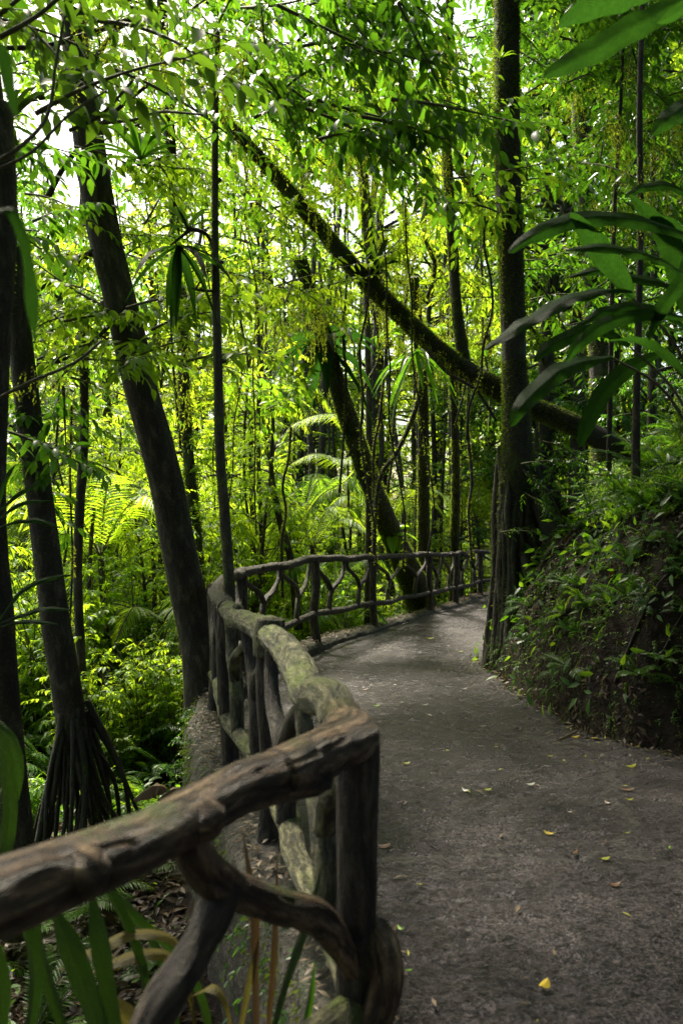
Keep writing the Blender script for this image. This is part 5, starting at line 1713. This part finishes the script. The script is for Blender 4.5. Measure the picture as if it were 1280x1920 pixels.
for k, (pt, wm, rl, mt) in enumerate([([(370, 1990, 2.2), (360, 1850, 2.2), (330, 1765, 2.15), (250, 1750, 2.1), (175, 1785, 2.05), (108, 1820, 2.0)], .036, -.8, 'leaf_yellow'),
                                  ([(380, 1990, 2.2), (350, 1830, 2.2), (310, 1790, 2.15), (240, 1795, 2.1), (150, 1835, 2.05)], .034, -.7, 'leaf_yellow'),
                                  ([(400, 2000, 2.3), (380, 1880, 2.3), (330, 1790, 2.25), (260, 1730, 2.2), (215, 1670, 2.2)], .034, .4, 'leaf_strap'),
                                  ([(300, 1995, 2.2), (265, 1930, 2.2), (215, 1890, 2.2), (180, 1880, 2.2)], .05, .3, 'leaf_yellow'),
                                  ([(440, 1960, 2.2), (425, 1880, 2.2), (395, 1850, 2.2), (350, 1875, 2.2)], .03, -.7, 'leaf_yellow'),
                                  ([(500, 1980, 2.0), (530, 1860, 2.0), (570, 1740, 2.0), (605, 1620, 2.02)], .026, .5, 'leaf_strap'),
                                  ([(555, 1990, 2.1), (580, 1880, 2.1), (590, 1800, 2.1)], .02, .5, 'leaf_dark'),
                                  ([(480, 1960, 2.1), (478, 1820, 2.1), (475, 1700, 2.1), (455, 1560, 2.15)], .024, .2, 'dead'),
                                  ([(500, 1960, 2.2), (515, 1780, 2.2), (520, 1600, 2.25)], .018, -.2, 'dead'),
                                  ([(440, 1990, 2.1), (470, 1830, 2.1), (485, 1760, 2.1)], .016, -.2, 'leaf_yellow')]):
    blade(sp2, pt, mt, wm, roll=rl, seed=k + 60, wave=.04, fold=.2, prof_=list(np.linspace(.6, 1, len(pt) - 1)) + [0], nx=6)
sp3 = thing('strap_leaf_plant', 'green blades at the left edge beside the bare trunk', 'plant', P(10, 1650, 2.6))
for k, (pt, wm, rl) in enumerate([([(-20, 1720, 2.6), (10, 1600, 2.6), (18, 1500, 2.6), (5, 1400, 2.6), (-25, 1350, 2.6)], .05, .3), ([(-30, 1560, 2.7), (-5, 1490, 2.7), (20, 1470, 2.7), (22, 1580, 2.7)], .03, .3),
                                  ([(-30, 1330, 3), (20, 1380, 3), (38, 1440, 3), (36, 1500, 3)], .04, .3)]):
    blade(sp3, pt, 'leaf_strap', wm, roll=rl, seed=k + 80, wave=.04, fold=.15)
sp4 = thing('long_leaf_plant', 'tuft of long thin arching leaves left of the stilt-rooted tree', 'plant', P(5, 1180, 4.2))
for k, pt in enumerate([[(0, 1160, 4.2), (40, 1110, 4.2), (90, 1085, 4.2), (140, 1078, 4.2)], [(0, 1170, 4.2), (50, 1150, 4.2), (100, 1140, 4.2), (138, 1145, 4.2)], [(0, 1175, 4.2), (60, 1165, 4.2), (110, 1170, 4.2)],
                        [(-5, 960, 4.2), (40, 925, 4.2), (80, 900, 4.2)], [(-5, 975, 4.2), (40, 945, 4.2), (95, 940, 4.2)], [(-5, 990, 4.2), (60, 975, 4.2), (120, 990, 4.2)], [(-5, 960, 4.2), (10, 900, 4.2), (30, 870, 4.2)]]):
    blade(sp4, pt, 'leaf_big', .045, roll=.6, seed=k + 90, wave=.05)

# ------------------------------------------------------------------ fallen leaves on the path, counted one by one
def fallen(px, py, size, col, label, group=None, yaw=0.0, curl=.25, wd=.45):
    size *= 1.08
    d = EYE * FPX / (py - HOR)
    x = (px - 640) / FPX * d
    zp = float(.02 * fbm(np.array([[x * .8, d * .8, 0]]), 4, 3)[0]) + .016
    n = 9
    t = np.linspace(-.5, .5, n)
    c = np.array([x, d, zp])
    dv = np.array([math.cos(yaw), math.sin(yaw), 0])
    pts = c + dv * (t[:, None] * size)
    pts[:, 2] += curl * size * (t * 2) ** 2 * .14 + .1 * size * t
    wds = size * wd * np.sin(np.pi * (t + .5) * .96 + .06) ** .8
    wds[-1] = .002
    mb = MB()
    ribbon(mb, pts, wds, side=np.array([-math.sin(yaw), math.cos(yaw), 0]), fold=.3 * (1 if curl > 0 else -1), seed=int(px), nx=6, step=size / 10)
    tube(mb, [pts[0], pts[0] - dv * size * .1, pts[0] - dv * size * .22 + np.array([0, 0, .004])], .0012, 4, .02)
    solo(mb, 'fallen_leaf', M[col], label, 'leaf', c, group)


for a in [
    (1020, 1853, .050, 'fall_yellow', 'curled yellow leaf alone on the path near the bottom of the picture', None, .9, .5, .7),
    (750, 1748, .034, 'fall_green', 'folded fresh green leaf beside the near railing post', None, 2.2, .5, .5),
    (766, 1829, .024, 'fall_green', 'small flat green leaf lying below the folded one by the railing', None, .1, .1),
    (1028, 1567, .050, 'fall_yellow', 'pale tan-yellow leaf on the crack line in the middle of the path', None, 2.7, .4, .5),
    (872, 1487, .050, 'fall_pale', 'crumpled silvery white leaf on the path', None, 2.4, .8, .5),
    (914, 1486, .045, 'fall_lime', 'flat yellow-green leaf right beside the crumpled white one', None, .2, .2),
    (994, 1477, .05, 'fall_pale', 'grey-green leaf with its pale underside up, on the middle of the path', None, .1, .6, .5),
    (1134, 1612, .045, 'fall_lime', 'dull olive leaf on the right half of the path', None, .2, .2),
    (1078, 1602, .045, 'fall_brown', 'tan leaf tilted up between the olive leaf and the tan-yellow one', None, .8, .5, .4),
    (1255, 1593, .03, 'fall_green', 'tiny bright green leaf near the right edge of the picture', None, 1.2, .5),
    (1180, 1503, .04, 'fall_lime', 'bright yellow-green leaf on the right of the path below a dark twig', None, .1, .3),
    (1138, 1509, .04, 'fall_brown', 'small light brown leaf left of the bright yellow-green one', None, 2.2, .2, .6),
    (1152, 1658, .05, 'fall_brown', 'dark brown curled leaf on the right side of the path', None, .1, .7, .5),
    (1175, 1484, .08, 'fall_brown', 'long dark brown leaf lying by the right gutter', None, -.2, .3, .3),
    (1182, 1439, .07, 'fall_lime', 'yellow-green and brown leaf near the foot of the right bank', None, .2, .5, .5),
    (1113, 1387, .05, 'fall_yellow', 'yellow leaf in the gutter under the bank', None, .1, .3),
    (1078, 1384, .06, 'fall_yellow', 'orange-yellow leaf in the gutter beside the pale dead sheath', None, .0, .3, .5),
    (762, 1436, .045, 'fall_lime', 'dark olive leaf right of the railing corner', None, .1, .4, .5),
    (706, 1327, .055, 'fall_green', 'lime green leaf beside the handrail bend', None, .0, .2, .5),
    (684, 1297, .06, 'fall_brown', 'orange-brown leaf above the handrail bend', None, .0, .3, .4),
    (797, 1325, .05, 'fall_pale', 'small leaf with a shiny white edge on the grey part of the path', None, .3, .5, .5),
    (752, 1321, .05, 'fall_brown', 'dark leaf left of the one with the shiny edge', None, -.1, .3, .3),
    (870, 1293, .055, 'fall_pale', 'curled white leaf on the path near the mossy roots', None, .2, .6, .5),
    (806, 1196, .10, 'fall_lime', 'dark green and yellow leaf far along the path', None, .1, .3, .5),
    (905, 1364, .05, 'fall_pale', 'thin pale leaf in the middle of the path', None, .1, .2, .3),
    (930, 1405, .03, 'fall_lime', 'small yellow-green scrap of leaf in the middle of the path', None, .1, .2, .3),
    (864, 1223, .05, 'fall_lime', 'tiny leaf far up the path left of the mossy roots', None, .1, .2, .4),
    (720, 1590, .06, 'fall_brown', 'flat beige leaf pressed on the path beside the near post', None, .1, .05, .6),
    (1032, 1421, .035, 'fall_lime', 'small greenish leaf scrap between the path centre and the gutter', None, .1, .2, .4),
    (1175, 1567, .03, 'fall_lime', 'thin green strip of leaf on the right of the path', None, .1, .2, .3),
]:
    fallen(*a)
# twigs and a pebble or two
for px, py, L, yw, lb in [(725, 1480, .10, .1, 'thin dark twig beside the near railing post'), (935, 1531, .05, -.2, 'short dark twig in the middle of the path'), (1000, 1392, .12, -.5, 'reddish twig pointing to the gutter'),
                          (1055, 1632, .09, -.1, 'dark twig on the lower middle of the path'), (835, 1615, .05, .9, 'curved twig left of the path centre'), (895, 1745, .02, .3, 'tiny dark twig on the lower path')]:
    d = EYE * FPX / (py - HOR); x = (px - 640) / FPX * d
    c = np.array([x, d, .014])
    dv = np.array([math.cos(yw), math.sin(yw), 0])
    mb = MB()
    tube(mb, [c - dv * L / 2, c + np.array([0, .006, .006]), c + dv * L / 2], [.0022, .002, .001], 6, .01, .2, (3, 3, 3), 3)
    solo(mb, 'twig', M['bark'], lb, 'twig', c)
# dead palm sheaths by the stilt roots and in the gutter
for (pts, wm, lb) in [([(250, 1500, 5.4), (275, 1478, 5.4), (300, 1472, 5.4), (325, 1490, 5.4)], .12, 'dead brown palm sheath lying between the stilt roots and the kerb'),
                      ([(295, 1500, 5.2), (320, 1480, 5.2), (345, 1478, 5.2)], .09, 'smaller pinkish dead sheath beside the brown one'),
                      ([(1042, 1388, 6.0), (1062, 1378, 6.05), (1090, 1365, 6.1)], .035, 'pale dead leaf sheath lying in the gutter')]:
    t_ = thing('dead_sheath', lb, 'dead leaf', P(*pts[0]))
    blade(t_, pts, 'fall_brown' if 'pale' not in lb else 'crumb', wm, roll=.7, fold=.5, wave=.1, seed=9)
for px, py, lb in [(1131, 1155, 'big orange dead leaf caught on the bank'), (1062, 1010, 'small pale leaf caught on the bank below the ferns'), (1205, 1100, 'reddish-brown leaf on the bank by the hanging stem'), (1145, 1075, 'brown leaf lying on the upper bank')]:
    # where the bank face stands in this direction
    dd = np.arange(4.5, 12, .02)
    xx = (px - 640) / FPX * dd
    zz_ = EYE - (py - HOR) / FPX * dd
    gg = gz(np.column_stack([xx, dd]))
    h = np.where(gg > zz_)[0]
    if len(h):
        c = np.array([xx[h[0]], dd[h[0]] - .03, zz_[h[0]] + .01])
        t_ = thing('dead_leaf', lb, 'leaf', c)
        mb = MB()
        ribbon(mb, [c + (-.04, 0, -.06), c, c + (.05, 0, .06)], [.01, .07, .004], side=np.array([.7, .2, -.6]), fold=.3, nx=4, step=.02)
        mb.build('blade', M['fall_brown'], t_)


# thin lianas hanging through the wood
r6 = np.random.default_rng(66)
for k in range(26):
    d = r6.uniform(8.5, 16)
    px = r6.uniform(20, 930)
    if d < 12 and px > 560 and px < 640: continue
    y0, y1 = r6.uniform(120, 520), r6.uniform(760, 1080)
    n_ = 8
    ys = np.linspace(y0, y1, n_)
    xs = px + np.cumsum(r6.normal(0, 11, n_)) + r6.normal(0, 30) * np.linspace(0, 1, n_)
    wd = r6.uniform(2.5, 6)
    t_ = thing('liana', 'thin liana hanging down through the foliage', 'liana', P(px, y0, d), 'thin lianas hanging through the foliage')
    trunk_px(t_, [(xs[i], ys[i], wd, d) for i in range(n_)], M['bark_moss'], 6, .15, .1, k, name='stem', moss=500, moss_size=.04, mossmat='moss_trunk')
# moss, sprigs and creepers on the outer face of the kerb
n_ = 9000
ii = r6.integers(0, len(c3) - 1, n_)
jj = r6.integers(int(len(pf) * .6), len(pf) - 14, n_)
pk = Vk[ii, jj] + r6.normal(0, .02, (n_, 3)) * [1, 1, 1.5]
ok = (pk[:, 1] < 9) & (pk[:, 2] > -1.2)
pk, no = pk[ok], np.column_stack([nl[ii[ok]], 0 * ii[ok]])
mb = MB()
yd = no * .6 + r6.normal(0, .5, pk.shape) + [0, 0, -.6]
put(mb, LEAF_LO, pk + no * .004, yd, r6.normal(0, 1, pk.shape), .03 * r6.uniform(.4, 1.3, len(pk)))
tag(mb.build('moss', M['moss_dark'], kerb), None, kind='stuff')
mb = MB()
sel_ = r6.choice(len(pk), 260)
twigs(mb, pk[sel_], no[sel_] * .5 + r6.normal(0, .5, (260, 3)), r6.uniform(.06, .2, 260), 8, .035, r6, LEAF, droop=.6, mwood=1, wr=.0012)
tag(mb.build('creepers', [M['leaf_dark'], M['twig']], kerb), None, kind='stuff')
# ferns and small plants on the low ground next to the kerb
for (x, y, sc) in [(-1.15, 3.2, .55), (-1.5, 3.9, .7), (-1.05, 4.3, .5), (-1.75, 4.9, .8), (-1.35, 5.6, .6), (-2.3, 4.3, .8), (-.95, 2.6, .45), (-1.9, 3.2, .6), (-1.5, 6.5, .8), (-2.5, 5.6, .9), (-1.25, 2.1, .4)]:
    place(FE[0] if sc > .55 else FE[1], x, y, G(x, y), sc * 1.2, 'small fern among the dead leaves just outside the kerb', 'fern', 'small ferns just outside the kerb', .2)
